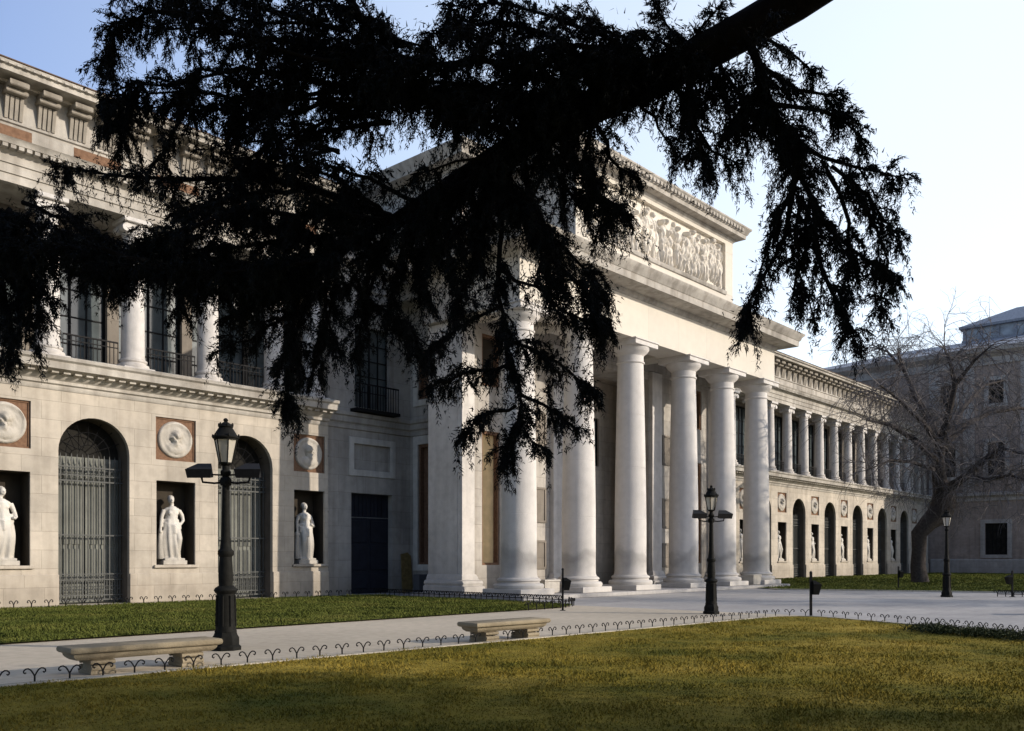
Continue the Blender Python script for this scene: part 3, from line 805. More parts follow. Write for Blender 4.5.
# --- tall block behind the portico
w = MB(); KX = 9.45; KY = 27.1
path = [(XC-KX,40),(XC-KX,KY),(XC+KX,KY),(XC+KX,40)]
w.mold(path, [(0,14.0),(0,18.4),(-.3,18.4),(-.3,14.0)])
mpart('attic_block', w, M['block'], smooth=False)
c = MB(); c.mold(path, [(-.5,18.2),(0,18.2),(.06,18.26),(.10,18.42),(.62,18.46),(.64,18.66),(.80,18.86),(.84,19.0),(-.5,19.2)])
mpart('attic_cornice', c, M['trim'])
c = MB(); c.poly([(XC-KX,KY,19.1),(XC+KX,KY,19.1),(XC+KX,40,19.6),(XC-KX,40,19.6)]); mpart('roof', c, M['slate'], smooth=False)
b = MB(); b.box(-6, 23.2, 37.5, 38, 0, 17.9); b.box(49.7, 102, 37.5, 38, 0, 17.9); b.box(26, 47, 39.5, 40, 0, 19.4)
mpieces('rear_wall', b, M['wing'], smooth=False)

# ------------------------------------------------------------------ pavilion closing the square on the right
PX = 102.6; PY0, PY1 = 9.0, 46.0
pav = thing('pavilion_building', 'shaded brick end pavilion with slate roof and glazed roof lantern behind the bare tree', 'building', (PX, 27, 0))
PL = Vector(pav.location)
def ppart(name, mb, mat, parent=None, smooth=True): return mb.build(name, mat, pav, -PL, smooth=smooth)
Tp = lambda u, d, z: (PX+d, u, z)
wins = [(24.9, 1.95, 5.2, 1.05), (24.9, 10.2, 13.6, .8), (24.9, 17.6, 20.0, .7), (19.3, 1.95, 5.2, 1.05), (19.3, 10.2, 13.6, .8), (19.3, 17.6, 20.0, .7), (13.7, 1.95, 5.2, 1.05), (13.7, 10.2, 13.6, .8), (13.7, 17.6, 20.0, .7), (29.6, 10.2, 13.6, .8), (29.6, 17.6, 20.0, .7)]
w = MB(); w.wall(PY0, PY1, 0, 23.2, Tp, [(y-h, y+h, z0, z1, .3, False) for y, z0, z1, h in wins])
w.quad((PX,PY0,0),(PX,PY0,23.2),(PX+26,PY0,23.2),(PX+26,PY0,0)); w.quad((PX+26,PY0,0),(PX+26,PY0,23.2),(PX+26,PY1,23.2),(PX+26,PY1,0)); w.quad((PX,PY1,0),(PX,PY1,23.2),(PX+26,PY1,23.2),(PX+26,PY1,0))
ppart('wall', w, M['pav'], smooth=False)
q = MB()
q.mold([(PX,31.3),(PX,PY0),(PX+26,PY0)], [(0,0),(.12,0),(.12,1.4),(.04,1.5),(0,1.5)])
q.mold([(PX,PY1),(PX,PY0),(PX+26,PY0)], [(0,7.5),(.15,7.55),(.15,7.9),(.5,8.1),(.5,8.35),(0,8.45)])
q.mold([(PX,PY1),(PX,PY0),(PX+26,PY0)], [(0,21.6),(.15,21.65),(.15,22.4),(.4,22.55),(.9,22.9),(1.0,23.35),(-.5,23.5)])
for y in (PY0+.6, 16.5, 22.1, 27.5, 30.9): q.box(PX-.12, PX-.003, y-.55, y+.55, 8.46, 21.59)
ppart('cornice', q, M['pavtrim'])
for y, z0, z1, h in wins:
    s = MB()
    for k in (-1, 1): s.box(PX-.08, PX-.004, y+k*(h+.22)-.215, y+k*(h+.22)+.215, z0-.35, z1+.4)
    s.box(PX-.08, PX-.004, y-h, y+h, z1+.003, z1+.4); s.box(PX-.12, PX-.004, y-h, y+h, z0-.35, z0-.003)
    o = ppart('window', s, M['pavtrim'], smooth=False)
    g = MB(); g.quad((PX+.27,y-h,z0),(PX+.27,y+h,z0),(PX+.27,y+h,z1),(PX+.27,y-h,z1)); g.build('pane', M['fanglass'], o)
    g = MB()
    for i in range(5): yy = y-h+2*h*(i+.5)/5; g.box(PX+.18, PX+.22, yy-.025, yy+.025, z0, z1)
    for i in range(1, 4): zz = z0+(z1-z0)*i/4; g.box(PX+.17, PX+.23, y-h, y+h, zz-.02, zz+.02)
    g.build('bars', M['iron'], o)
rf = MB(); ex = .95
b0 = [(PX-ex,PY0-ex,23.36),(PX+27,PY0-ex,23.36),(PX+27,PY1+ex,23.36),(PX-ex,PY1+ex,23.36)]; t0 = [(PX+9,PY0+9,26.3),(PX+17,PY0+9,26.3),(PX+17,PY1-9,26.3),(PX+9,PY1-9,26.3)]
rf.hexa(b0, t0); ppart('roof', rf, M['slate'], smooth=False)
lt = MB(); lx0, lx1, ly0, ly1 = PX+9.5, PX+16.5, 20.0, 30.5
for (x, y) in [(lx0, ly0+(ly1-ly0)*i/6) for i in range(7)]+[(lx1, ly0+(ly1-ly0)*i/6) for i in range(7)]+[(lx0+(lx1-lx0)*i/4, yy) for i in range(1,4) for yy in (ly0, ly1)]:
    lt.box(x-.16, x+.16, y-.16, y+.16, 26.0, 27.9)
lt.box(lx0-.25, lx1+.25, ly0-.25, ly1+.25, 25.9, 26.6); lt.box(lx0-.5, lx1+.5, ly0-.5, ly1+.5, 27.905, 28.15)
cx, cy_ = (lx0+lx1)/2, (ly0+ly1)/2
lt.hexa([(lx0-.5,ly0-.5,28.16),(lx1+.5,ly0-.5,28.16),(lx1+.5,ly1+.5,28.16),(lx0-.5,ly1+.5,28.16)], [(cx-.3,cy_-.6,30.3),(cx+.3,cy_-.6,30.3),(cx+.3,cy_+.6,30.3),(cx-.3,cy_+.6,30.3)])
o = ppart('roof_lantern', lt, M['slate'], smooth=False)
g = MB(); g.box(lx0, lx1, ly0, ly1, 26.61, 27.9); g.build('pane', M['skylight'], o)

# ------------------------------------------------------------------ statues
def remesh(mb, voxel, mat, smooth_iter=6):
    me = mb.mesh('tmp', None, False); o = bpy.data.objects.new('tmp', me); COL.objects.link(o)
    m = o.modifiers.new('r', 'REMESH'); m.mode = 'VOXEL'; m.voxel_size = voxel
    s = o.modifiers.new('s', 'SMOOTH'); s.iterations = smooth_iter; s.factor = .5
    dg = bpy.context.evaluated_depsgraph_get(); dg.update()
    new = bpy.data.meshes.new_from_object(o.evaluated_get(dg))
    bpy.data.objects.remove(o); bpy.data.meshes.remove(me)
    new.materials.clear(); new.materials.append(mat)
    new.polygons.foreach_set('use_smooth', [True]*len(new.polygons)); new.update()
    return new
def statue_mesh(pose):
    b = MB(); R = random.Random(pose*13+3); N = 40
    hip = (.05, -.05, .03)[pose]
    rows = []
    for k in range(26):                                # long robe with deep folds, weight on one leg
        q = k/25; z = q*1.30
        w = .30-.07*q+.03*math.sin(q*PI)+(.03 if q > .8 else 0); dpt = .24-.03*q
        cx = hip*math.sin(q*PI*.9); amp = .032*(1-q)+.008
        row = []
        for i in range(N):
            a = 2*PI*i/N; f = 1+amp/.25*(math.sin(a*9+q*2.5*(1 if pose else -1))+.5*math.sin(a*5+pose+q*4))
            row.append((cx+w*f*math.cos(a), dpt*f*math.sin(a)-.04*math.sin(q*PI), z))
        rows.append(row)
    n0 = len(b.v)
    for r in rows: b.v += r
    for k in range(25):
        for i in range(N): j = (i+1) % N; b.f.append((n0+k*N+i, n0+k*N+j, n0+(k+1)*N+j, n0+(k+1)*N+i))
    b.f.append(tuple(n0+i for i in reversed(range(N)))); b.f.append(tuple(n0+25*N+i for i in range(N)))
    # bent knee pushing the cloth forward
    kx = -.11 if pose != 1 else .11
    b.tube([(kx,-.10,1.1),(kx*1.3,-.22,.68),(kx*1.2,-.10,.08)], [.13,.115,.10], 12)
    # cloak folds swept across the hips
    for k in range(5):
        s = 1 if pose != 2 else -1
        b.tube([(-s*.28,-.10,.98+.05*k),(0,-.26,.86+.055*k),(s*.27,-.12,1.02+.04*k)], [.03,.045,.03], 8)
    # trunk, shoulders, neck
    b.tube([(hip*.6,0,1.2),(0,-.01,1.42),(-hip*.3,-.02,1.62),(-hip*.3,0,1.70)], [.21,.20,.22,.13], 16)
    b.ball((-hip*.3,-.02,1.60), (.27,.15,.11), 16, 10)
    b.ball((-.10,-.15,1.50), (.085,.07,.085)); b.ball((.09,-.15,1.50), (.085,.07,.085))
    b.tube([(-hip*.3,.01,1.66),(-hip*.3,-.01,1.82)], [.075,.07], 10)
    hx = -hip*.3; tz = (.04,-.04,0)[pose]
    b.ball((hx+tz,-.03,1.93), (.098,.118,.135), 16, 12)
    b.ball((hx+tz*1.5,-.155,1.92), (.022,.03,.03), 8, 6)          # nose
    b.ball((hx+tz*1.3,-.13,1.86), (.04,.03,.022), 8, 6)           # chin
    b.ball((hx+tz*.5,.03,1.98), (.115,.12,.11), 14, 10); b.ball((hx,.14,1.94), (.06,.06,.06), 10, 8)   # hair with a knot
    def arm(pts): b.tube(pts, [.075,.065,.055,.045,.05], 10)
    if pose == 0:
        arm([(.25,-.01,1.6),(.33,-.02,1.4),(.37,-.08,1.22),(.30,-.2,1.18),(.24,-.25,1.2)]); arm([(-.25,0,1.6),(-.33,0,1.38),(-.36,-.05,1.15),(-.37,-.10,.98),(-.36,-.12,.90)])
        b.tube([(-.37,-.1,1.0),(-.36,-.06,.5),(-.33,-.05,.02)], [.06,.09,.12], 10)
    elif pose == 1:
        arm([(.26,0,1.6),(.38,.02,1.45),(.40,-.02,1.28),(.28,-.10,1.16),(.2,-.14,1.12)]); arm([(-.25,0,1.6),(-.33,-.02,1.38),(-.38,-.06,1.15),(-.42,-.12,.95),(-.43,-.14,.86)])
        b.tube([(-.42,-.1,1.0),(-.40,-.05,.5),(-.38,-.04,.02)], [.05,.10,.13], 10)
    else:
        arm([(.25,0,1.6),(.33,0,1.4),(.34,-.1,1.2),(.22,-.2,1.25),(.12,-.24,1.3)]); arm([(-.25,0,1.6),(-.32,0,1.36),(-.34,-.04,1.12),(-.35,-.08,.92),(-.35,-.1,.84)])
        b.tube([(-.36,-.06,.9),(-.37,-.05,.4),(-.35,-.05,.02)], [.07,.085,.10], 10); b.ball((-.36,-.06,.92),(.09,.09,.10))
    b.box(-.34,.34,-.26,.26,-.03,.05)
    return remesh(b, .02, M['marble'], 3)
st_me = [statue_mesh(i) for i in range(3)]
pd = MB(); pd.bevbox(-.46,.46,-.33,.33,0,.16,.015); ped_me = pd.mesh('pedestal', M['marble'])
def statue(x, pose, label, group=None, mir=1, s=1.15):
    o = thing('statue', label, 'statue', (x, WY+.38, 1.352), 0, group)
    link('figure', st_me[pose], o, (0,0,.185), 0, (s*mir, s, s)); link('pedestal', ped_me, o)
    return o
grp = 'marble statues in the niches of the wings'
statue(10.62, 0, 'white marble robed statue in the niche left of the first arch', grp)
statue(16.43, 1, 'white marble robed statue with hand on hip, in the niche between the two left arches', grp)
statue(22.32, 2, 'white marble robed statue in the half shaded niche beside the drainpipe', grp)
statue(L_niche[0], 2, 'white marble statue in the wing beyond the left edge', grp); statue(4.76, 1, 'white marble statue two niches left of the first arch', grp)
ordw = ['nearest the portico', 'second after the portico', 'third after the portico', 'fourth after the portico', 'fifth after the portico', 'sixth after the portico', 'seventh after the portico', 'farthest']
for i, n in enumerate(R_niche): statue(n, i % 3, 'weathered statue in the right wing niche, %s' % ordw[i], grp, 1 if i % 2 else -1, 1.08)

# ------------------------------------------------------------------ street lamps
def lamp(loc, label, H, flood, yaw=0):
    o = thing('street_lamp', label, 'street lamp', loc, yaw, 'cast iron lamps along the paths')
    b = MB()
    b.lathe([(.27,0),(.27,.07),(.235,.10),(.235,.22),(.205,.27),(.19,.32)], 8)
    b.build('base', M['lampiron'], o)
    b = MB()
    b.lathe([(.19,.32),(.175,.36),(.17,.5),(.155,.98),(.18,1.0),(.20,1.04),(.18,1.08),(.12,1.12),(.125,1.3),(.105,1.62),(.135,1.66),(.135,1.72),(.10,1.76),(.085,1.9),(.075,2.0),(.06,2.9),(.058,3.02),(.085,3.05),(.09,3.10),(.06,3.14),(.05,3.2)], 16)
    for k in range(8):
        a = 2*PI*k/8; b.tube([(.172*math.cos(a),.172*math.sin(a),.42),(.158*math.cos(a),.158*math.sin(a),.95)], .018, 5)
    b.build('post', M['lampiron'], o)
    z0 = 3.2; f = MB()
    f.lathe([(.05,z0),(.11,z0+.03),(.12,z0+.06)], 6)
    for k in range(6):
        a = 2*PI*k/6; f.tube([(.115*math.cos(a),.115*math.sin(a),z0+.05),(.195*math.cos(a),.195*math.sin(a),z0+.46)], .013, 5)
    f.lathe([(.205,z0+.45),(.205,z0+.47),(.23,z0+.48),(.235,z0+.50),(.20,z0+.53),(.14,z0+.63),(.115,z0+.66),(.13,z0+.68),(.12,z0+.70),(.07,z0+.74),(.03,z0+.77),(.045,z0+.80),(.02,z0+.83)], 12)
    for k in range(6):
        a = 2*PI*k/6; f.ball((.225*math.cos(a),.225*math.sin(a),z0+.52), (.02,.02,.035), 6, 5)
        f.ball((.12*math.cos(a),.12*math.sin(a),z0+.71), (.018,.018,.04), 6, 5)
    fr = f.build('lantern', M['lampiron'], o)
    g = MB(); g.lathe([(.108,z0+.06),(.188,z0+.448)], 6); g.build('glass', M['lampglass'], fr, smooth=False)
    if flood:
        for s in (-1, 1):
            q = MB(); x = s*.42
            q.hexa([(x-.20,-.15,2.98),(x+.20,-.15,2.98),(x+.15,.17,3.02),(x-.15,.17,3.02)], [(x-.23,-.17,3.13),(x+.23,-.17,3.13),(x+.12,.15,3.26),(x-.12,.15,3.26)])
            q.tube([(0,0,2.92),(s*.2,0,2.90),(s*.40,0,2.92),(s*.42,0,3.0)], .02, 6)
            q.tube([(0,0,3.04),(s*.24,0,3.05)], .016, 6)
            q.build('floodlight', M['iron'], o)
        q = MB(); q.lathe([(.09,2.86),(.10,2.9),(.10,2.96),(.08,3.0)], 12); q.build('bracket_ring', M['lampiron'], o)
    o.scale = (H/4.03,)*3
    return o
yaw0 = math.atan2(RT[1], RT[0])
lamp((8.32,14.16,0), 'black cast iron street lamp with two floodlights, beside the large stone bench on the left', 4.03, True, yaw0)
lamp((22.95,12.95,0), 'black cast iron street lamp with two floodlights, in front of the portico columns', 3.68, True, yaw0+.15)
lamp((39.4,11.4,0), 'black street lamp without floodlights, standing in front of the bare tree', 3.6, False, 0)

# ------------------------------------------------------------------ benches
def bench(loc, rz, label, L, cat='bench'):
    o = thing('stone_bench', label, cat, loc, rz, 'stone benches along the lawn edge')
    b = MB(); h = L/2
    rings = [(.30,h-.12,.17),(.335,h-.06,.20),(.345,h-.05,.24),(.36,h-.03,.26),(.42,h-.0,.30),(.445,h+.02,.33),(.455,h+.02,.36),(.45,h+.005,.40)]
    # moulded slab: cross section grows outward to the top
    prof = [(-.10,.235),(-.06,.27),(-.04,.30),(-.035,.335),(.0,.345),(.02,.365),(.025,.40),(.015,.435),(.0,.445)]
    w = .26; path = [(-h,w),(-h,-w),(h,-w),(h,w),(-h,w)]
    P = [(-h,w),(-h,-w),(h,-w),(h,w)]
    n0 = len(b.v)
    for off, z in prof: b.v += [(-h-off,w+off,z),(-h-off,-w-off,z),(h+off,-w-off,z),(h+off,w+off,z)]
    for k in range(len(prof)-1):
        for i in range(4): j = (i+1) % 4; b.f.append((n0+k*4+i, n0+k*4+j, n0+k*4+4+j, n0+k*4+4+i))
    b.f.append((n0+3,n0+2,n0+1,n0)); m = n0+(len(prof)-1)*4; b.f.append((m,m+1,m+2,m+3))
    b.build('seat_slab', M['bench'], o)
    for s in (-1, 1):
        x = s*(h-.42); q = MB()
        q.bevbox(x-.17, x+.17, -.24, .24, 0, .07, .015)
        q.hexa([(x-.15,-.22,.07),(x+.15,-.22,.07),(x+.15,.22,.07),(x-.15,.22,.07)], [(x-.13,-.16,.15),(x+.13,-.16,.15),(x+.13,.16,.15),(x-.13,.16,.15)])
        q.hexa([(x-.13,-.16,.151),(x+.13,-.16,.151),(x+.13,.16,.151),(x-.13,.16,.151)], [(x-.16,-.23,.233),(x+.16,-.23,.233),(x+.16,.23,.233),(x-.16,.23,.233)])
        for y in (-1, 1): q.tube([(x-.165,y*.19,.195),(x+.165,y*.19,.195)], .038, 10); q.tube([(x-.16,y*.2,.10),(x+.16,y*.2,.10)], .045, 10)
        q.build('support', M['bench'], o)
    o.scale = (1, 1, .88)
    return o
fa = math.atan2(-.06, 1)
bench((6.10,12.62,0), fa, 'long stone bench on two carved supports, nearest the camera at left', 2.12)
bench((12.98,11.83,0), fa, 'stone bench on carved supports standing mid path in front of the portico', 1.95)
bench((29.35,5.2,0), -.9, 'stone bench on the plaza cut by the right edge', 2.0)

# ------------------------------------------------------------------ low hoop fences
def fence_post_mesh(h=.24, s=1.0):
    b = MB(); b.tube([(0,0,0),(0,0,h*.55)], .011*s, 6)
    for k in (-1, 1):
        pts = [(k*x_, 0, h*z_) for x_, z_ in ((0,.48),(.022,.70),(.045,.88),(.075,.98),(.105,.96),(.128,.86),(.128,.74),(.112,.68),(.100,.74))]
        b.tube(pts, .0095*s, 5)
    return b.mesh('fence_post', M['iron'])
fp_me = fence_post_mesh(.195, 1.05); fp_big = fence_post_mesh(.26, 1.6)
def fence(label, path, step, mesh, rails=(.235,), rr=.006):
    o = thing('hoop_fence', label, 'fence', (path[0][0], path[0][1], 0), 0, None)
    B = Vector((path[0][0], path[0][1], 0)); acc = 0.0; n = 0
    for i in range(len(path)-1):
        a = Vector(path[i]+(0,)); c = Vector(path[i+1]+(0,)); L = (c-a).length; ang = math.atan2((c-a).y, (c-a).x)
        t = -acc if acc < 0 else acc
        while t < L and n < 98:
            p = a+(c-a)*(t/L); link('fence_post', mesh, o, p-B+Vector((0,0,.01)), ang+random.uniform(-.15,.15)); n += 1; t += step
        acc = t-L
    for z in rails:
        r = MB(); r.tube([(x-B.x, y-B.y, z) for x, y in path], rr, 5); r.build('rail', M['iron'], o)
    return o
fe = [(x+.0, fy(x)+.10) for x in np.arange(-1, 21.5, 1.5)]+[(x+.07, y+.07) for x, y in corner[1:]]+[(22.72,8.0),(21.72,6.0),(20.62,4.4),(18.5,1.4)]
fence('low black iron hoop fence edging the yellow foreground lawn', [(float(a), float(b_)) for a, b_ in fe], .42, fp_me, (.03,))
fence('low iron hoop fence along the foot of the statue wing', [(-2.0,30.25),(24.5,30.25)], .52, fp_big, ())
fence('low dark fence along the right end of the green lawn by the portico', [(24.55,29.8),(24.55,26.0),(24.25,19.4)], .30, fence_post_mesh(.30,1.6), (.29,.17), .016)
fence('low iron hoop fence round the bin at the tip of the green lawn', [(24.2,19.1),(23.6,18.4),(22.4,17.9),(20.6,17.85)], .40, fp_big)

# ------------------------------------------------------------------ litter bins on posts
def bin_(loc, label, rz=0, h=1.25):
    o = thing('litter_bin', label, 'litter bin', loc, rz, 'small litter bins on posts')
    b = MB(); b.box(-.03,.03,-.03,.03,0,h); b.box(-.08,.08,-.08,.08,0,.02); b.lathe([(.045,h),(.03,h+.03),(.0,h+.05)], 8, cap=False); b.build('post', M['iron'], o)
    b = MB(); z0 = h*.50
    b.hexa([(.04,-.10,z0),(.19,-.10,z0),(.19,.10,z0),(.04,.10,z0)], [(.035,-.15,z0+.28),(.25,-.15,z0+.28),(.25,.15,z0+.28),(.035,.15,z0+.28)])
    b.hexa([(.033,-.155,z0+.285),(.255,-.155,z0+.285),(.255,.155,z0+.285),(.033,.155,z0+.285)], [(.035,-.06,z0+.38),(.11,-.06,z0+.38),(.11,.06,z0+.38),(.035,.06,z0+.38)])
    b.build('container', M['lampiron'], o)
bin_((21.35,17.1,0), 'black litter bin on a post at the tip of the green lawn', yaw0)
bin_((23.75,10.35,0), 'black litter bin on a post at the corner of the foreground lawn', yaw0, 1.2)
bin_((47.9,16.2,.04), 'small black litter bin on the far lawn, left of the bare tree', yaw0, 1.1)
bin_((41.2,9.4,0), 'black litter bin at the right edge of the plaza', PI+yaw0, 1.05)
# low planting bed with edging at the far right of the plaza
fence('low dark iron fence at the far right of the plaza', [(41.0,9.9),(41.6,8.4),(42.4,6.5)], .3, fp_big, (.25,.12), .02)

# ------------------------------------------------------------------ loose things by the portico
b = MB()
p = [(-.32,0,0),(.32,0,0),(.30,.14,1.7),(.12,.16,1.86),(-.28,.15,1.78)]
b.poly(p); b.poly([(x, y+.05, z) for x, y, z in reversed(p)])
for i in range(5): j = (i+1) % 5; b.quad(p[i], p[j], (p[j][0],p[j][1]+.05,p[j][2]), (p[i][0],p[i][1]+.05,p[i][2]))
o = b.build('wooden_board', M['wood'], loc=(28.05,31.72,0), smooth=False); tag(o, 'yellow brown wooden board leaning in the corner beside the dark door', 'board')
o = thing('utility_cabinet', 'small grey metal cabinet on the ground beside the wooden board', 'cabinet', (27.95,30.75,0))
b = MB(); b.bevbox(-.25,.25,-.2,.2,.08,.85,.02); b.box(-.22,.22,-.17,.17,0,.08); b.build('body', M['cabinet'], o)
b = MB(); b.bevbox(-.215,.215,-.215,-.203,.14,.79,.004); b.box(.14,.17,-.23,-.215,.42,.52); b.build('door', M['cabinet'], o)
def block(loc, label, w, d, h):
    o = thing('stone_block', label, 'stone block', loc, 0, 'white stone blocks at the column feet')
    b = MB(); b.bevbox(-w/2,w/2,-d/2,d/2,0,h-.08,.02); b.build('body', M['marble'], o)
    b = MB(); b.bevbox(-w/2-.03,w/2+.03,-d/2-.03,d/2+.03,h-.079,h,.015); b.build('cap', M['marble'], o)
block((28.6,23.75,.162), 'white stone block between the first two portico columns', .95, .6, .55)
block((45.0,22.9,.162), 'white stone block beside the foot of the last portico column', .9, .6, .55)

# ------------------------------------------------------------------ foliage engine
def needle_tris(P, D, L, W, spread):
    """one thin triangle per row: root P, direction D jittered by spread"""
    n = len(P); d = D+rng.normal(0, spread, (n, 3)); d /= np.linalg.norm(d, axis=1)[:, None]+1e-9
    s = np.cross(d, rng.normal(0, 1, (n, 3))); s /= np.linalg.norm(s, axis=1)[:, None]+1e-9
    V = np.empty((n, 3, 3)); V[:,0] = P-s*W[:,None]; V[:,1] = P+s*W[:,None]; V[:,2] = P+d*L[:,None]
    return V
class Tree:
    def __init__(s): s.w = MB(); s.tri = []; s.fine = MB()
    def spray(s, p, d, L, droop, dens, nl=.055, nw=.0068, wood=True):
        """a drooping twig clothed in needle tufts"""
        K = 6; pts = [np.array(p, float)]; dd = np.array(d, float); dd /= np.linalg.norm(dd)
        for k in range(K):
            dd = dd+np.array([rng.normal(0,.10), rng.normal(0,.10), -droop*(.5+.25*k)+rng.normal(0,.06)]); dd /= np.linalg.norm(dd)
            pts.append(pts[-1]+dd*L/K)
        pts = np.array(pts)
        if wood: s.fine.tube(pts[::2].tolist(), [.009, .007, .005, .003][:len(pts[::2])], 3, False)
        n = int(L*dens*1.35); t = rng.uniform(.03, 1, n)*K; i = np.minimum(t.astype(int), K-1); fr = (t-i)[:, None]
        P = pts[i]*(1-fr)+pts[i+1]*fr; D = pts[i+1]-pts[i]; D /= np.linalg.norm(D, axis=1)[:, None]
        D = D+np.array([0, 0, -.25])
        s.tri.append(needle_tris(P+rng.normal(0,.012,(n,3)), D, nl*rng.uniform(.5,1.3,n), np.full(n, nw), .62))
        return pts
    def branch(s, P, r0, r1, per_m, L, droop, dens, side=1.0, start=.08, nl=.055, nw=.0068, up=.1, subs=True, coat=1.7):
        P = [Vector(p) for p in P]
        # resample smoothly with a little wander
        Q = []
        for i in range(len(P)-1):
            a = P[max(i-1,0)]; b_ = P[i]; c = P[i+1]; d = P[min(i+2,len(P)-1)]
            m = max(2, int((c-b_).length/.22))
            for k in range(m):
                t = k/m
                q = .5*((2*b_)+(c-a)*t+(2*a-5*b_+4*c-d)*t*t+(3*b_-a-3*c+d)*t**3)
                Q.append(q+Vector(rng.normal(0,.018,3)))
        Q.append(P[-1]); n = len(Q)
        s.w.tube([tuple(q) for q in Q], [r0+(r1-r0)*i/(n-1) for i in range(n)], 7)
        tot = sum((Q[i+1]-Q[i]).length for i in range(n-1))
        A = np.array([tuple(q) for q in Q])
        # short shoots standing thick along the upper side of the branch
        m = int(tot*dens*coat); t = rng.uniform(start, 1, m)*(n-1); i = np.minimum(t.astype(int), n-2); fr = (t-i)[:, None]
        R0 = A[i]*(1-fr)+A[i+1]*fr; tg = A[i+1]-A[i]; tg /= np.linalg.norm(tg, axis=1)[:, None]
        wd = (L*.26)*(1-.5*t/(n-1))[:, None]
        off = rng.normal(0, 1, (m, 3))*wd*np.array([1, 1, .55])+np.array([0, 0, .03])
        Dv = tg*.5+rng.normal(0, .8, (m, 3))+np.array([0, 0, .25])
        Dv /= np.linalg.norm(Dv, axis=1)[:, None]
        s.tri.append(needle_tris(R0+off, Dv, nl*1.15*rng.uniform(.6, 1.4, m), np.full(m, nw*1.1), .2))
        for k in range(int(tot*per_m)):
            t = rng.uniform(start, 1)*(n-1); i = min(int(t), n-2); p = Q[i].lerp(Q[i+1], t-i)
            d = (Q[i+1]-Q[i]).normalized(); az = d.cross(Vector((0,0,1)))
            if az.length < .2: az = Vector((rng.normal(), rng.normal(), 0))
            az.normalize(); sg = rng.choice((-1, 1))
            v = d*rng.uniform(.1,.9)+az*sg*rng.uniform(.25,1.0)*side+Vector((0,0,rng.normal(up,.25)))
            LL = L*rng.uniform(.45,1.25)*(1-.45*t/(n-1))
            pts = s.spray(p, v, LL, droop*rng.uniform(.6,1.5), dens*1.15, nl, nw)
            if subs:
                for m in range(3):
                    j = rng.integers(1, 5); w = pts[j+1]-pts[j]; w = w/np.linalg.norm(w); o = np.cross(w, [0,0,1])*rng.choice((-1,1))*rng.uniform(.3,1.0)
                    s.spray(pts[j], w*.7+o+[0,0,rng.normal(-.1,.25)], LL*rng.uniform(.3,.65), droop*1.4, dens, nl, nw, False)
                for m in range(2):                  # pendulous fringe
                    j = rng.integers(0, 6); s.spray(pts[j], [rng.normal(0,.35), rng.normal(0,.35), -1], L*rng.uniform(.25,.95), .05, dens*.62, nl*.9, nw*.85, False)
# ------------------------------------------------------------------ the cedar
cedar_base = at(1356, 600, 8.0); cedar_base.z = 0
cedar = thing('cedar_tree', 'dark cedar, its long drooping limb hanging across the front of the museum portico', 'tree', cedar_base)
C = Tree(); B0 = cedar_base
tr = MB()
tr.tube([(B0.x,B0.y,-.1),(B0.x,B0.y,.4),(B0.x+.05,B0.y,2.5),(B0.x-.05,B0.y+.1,6),(B0.x,B0.y,10),(B0.x+.1,B0.y,14),(B0.x,B0.y,17.5)], [.75,.55,.47,.42,.33,.2,.05], 14)
root = Vector((B0.x,B0.y,9.6))
limb = [root, at(1120,-200,8.25), at(905,-72,8.5), at(797,0,8.7), at(740,33,8.9), at(665,74,9.0), at(590,108,9.2), at(520,144,9.4), at(450,186,9.6), at(392,222,9.8), at(340,246,10.0)]
tr.tube([tuple(p) for p in limb], [.25,.22,.20,.185,.18,.175,.165,.14,.10,.065,.03], 12)
def br(pts, r0=.03, per=16, L=.55, droop=.16, dens=130, side=1.0, **k):
    C.branch([at(*p) for p in pts], r0, .006, per, L, droop, dens, side, **k)
D = dict(per=20, L=.56, dens=140, coat=2.0); E_ = dict(per=16, L=.52, dens=120, coat=1.1)
# right hand curtain
br([(745,33,8.9),(765,95,8.8),(795,142,8.7),(850,168,8.6),(902,178,8.5)], .05, **E_)
br([(770,105,8.8),(800,170,8.8),(830,225,8.8),(868,262,8.8),(893,285,8.8)], .04, 18, .5, dens=115, coat=1.0)
br([(795,145,8.7),(792,205,8.9),(775,262,9.0),(752,300,9.0),(742,325,9.0)], .035, 18, .5, dens=115, coat=1.0)
br([(830,165,8.6),(868,200,8.5),(900,238,8.5)], .02, 18, .4, dens=115, coat=1.0)
br([(815,205,8.8),(822,265,8.7),(842,315,8.7),(862,350,8.7)], .03, 16, .45, dens=115, coat=1.0)
br([(800,200,8.8),(800,260,8.8),(792,300,8.8)], .02, 16, .42, dens=115, coat=1.0)
br([(760,70,8.9),(800,88,8.7),(846,95,8.6)], .03, 19, .42, dens=115, coat=1.0)
br([(700,60,8.9),(725,100,9.1),(752,128,9.2),(790,150,9.2)], .03, 21, .55, dens=115, coat=1.0)
br([(665,76,9.0),(690,118,9.1),(715,150,9.2),(742,165,9.2)], .03, 19, .5, dens=115, coat=1.0)
br([(640,92,9.0),(650,118,9.2),(668,140,9.3),(680,165,9.3)], .02, 14, .42, dens=115, coat=1.0)
br([(700,55,9.0),(690,100,8.6),(700,140,8.5),(712,175,8.5)], .02, 12, .42, dens=115, coat=1.0)
br([(745,30,8.9),(790,55,9.1),(815,75,9.1)], .02, 14, .35, dens=115, coat=1.0)
# tufts above the limb on the right
br([(700,58,9.0),(672,30,9.1),(655,8,9.1)], .02, 18, .4, .05)
br([(680,62,9.0),(705,25,8.9),(720,5,8.9)], .02, 16, .35, .05)
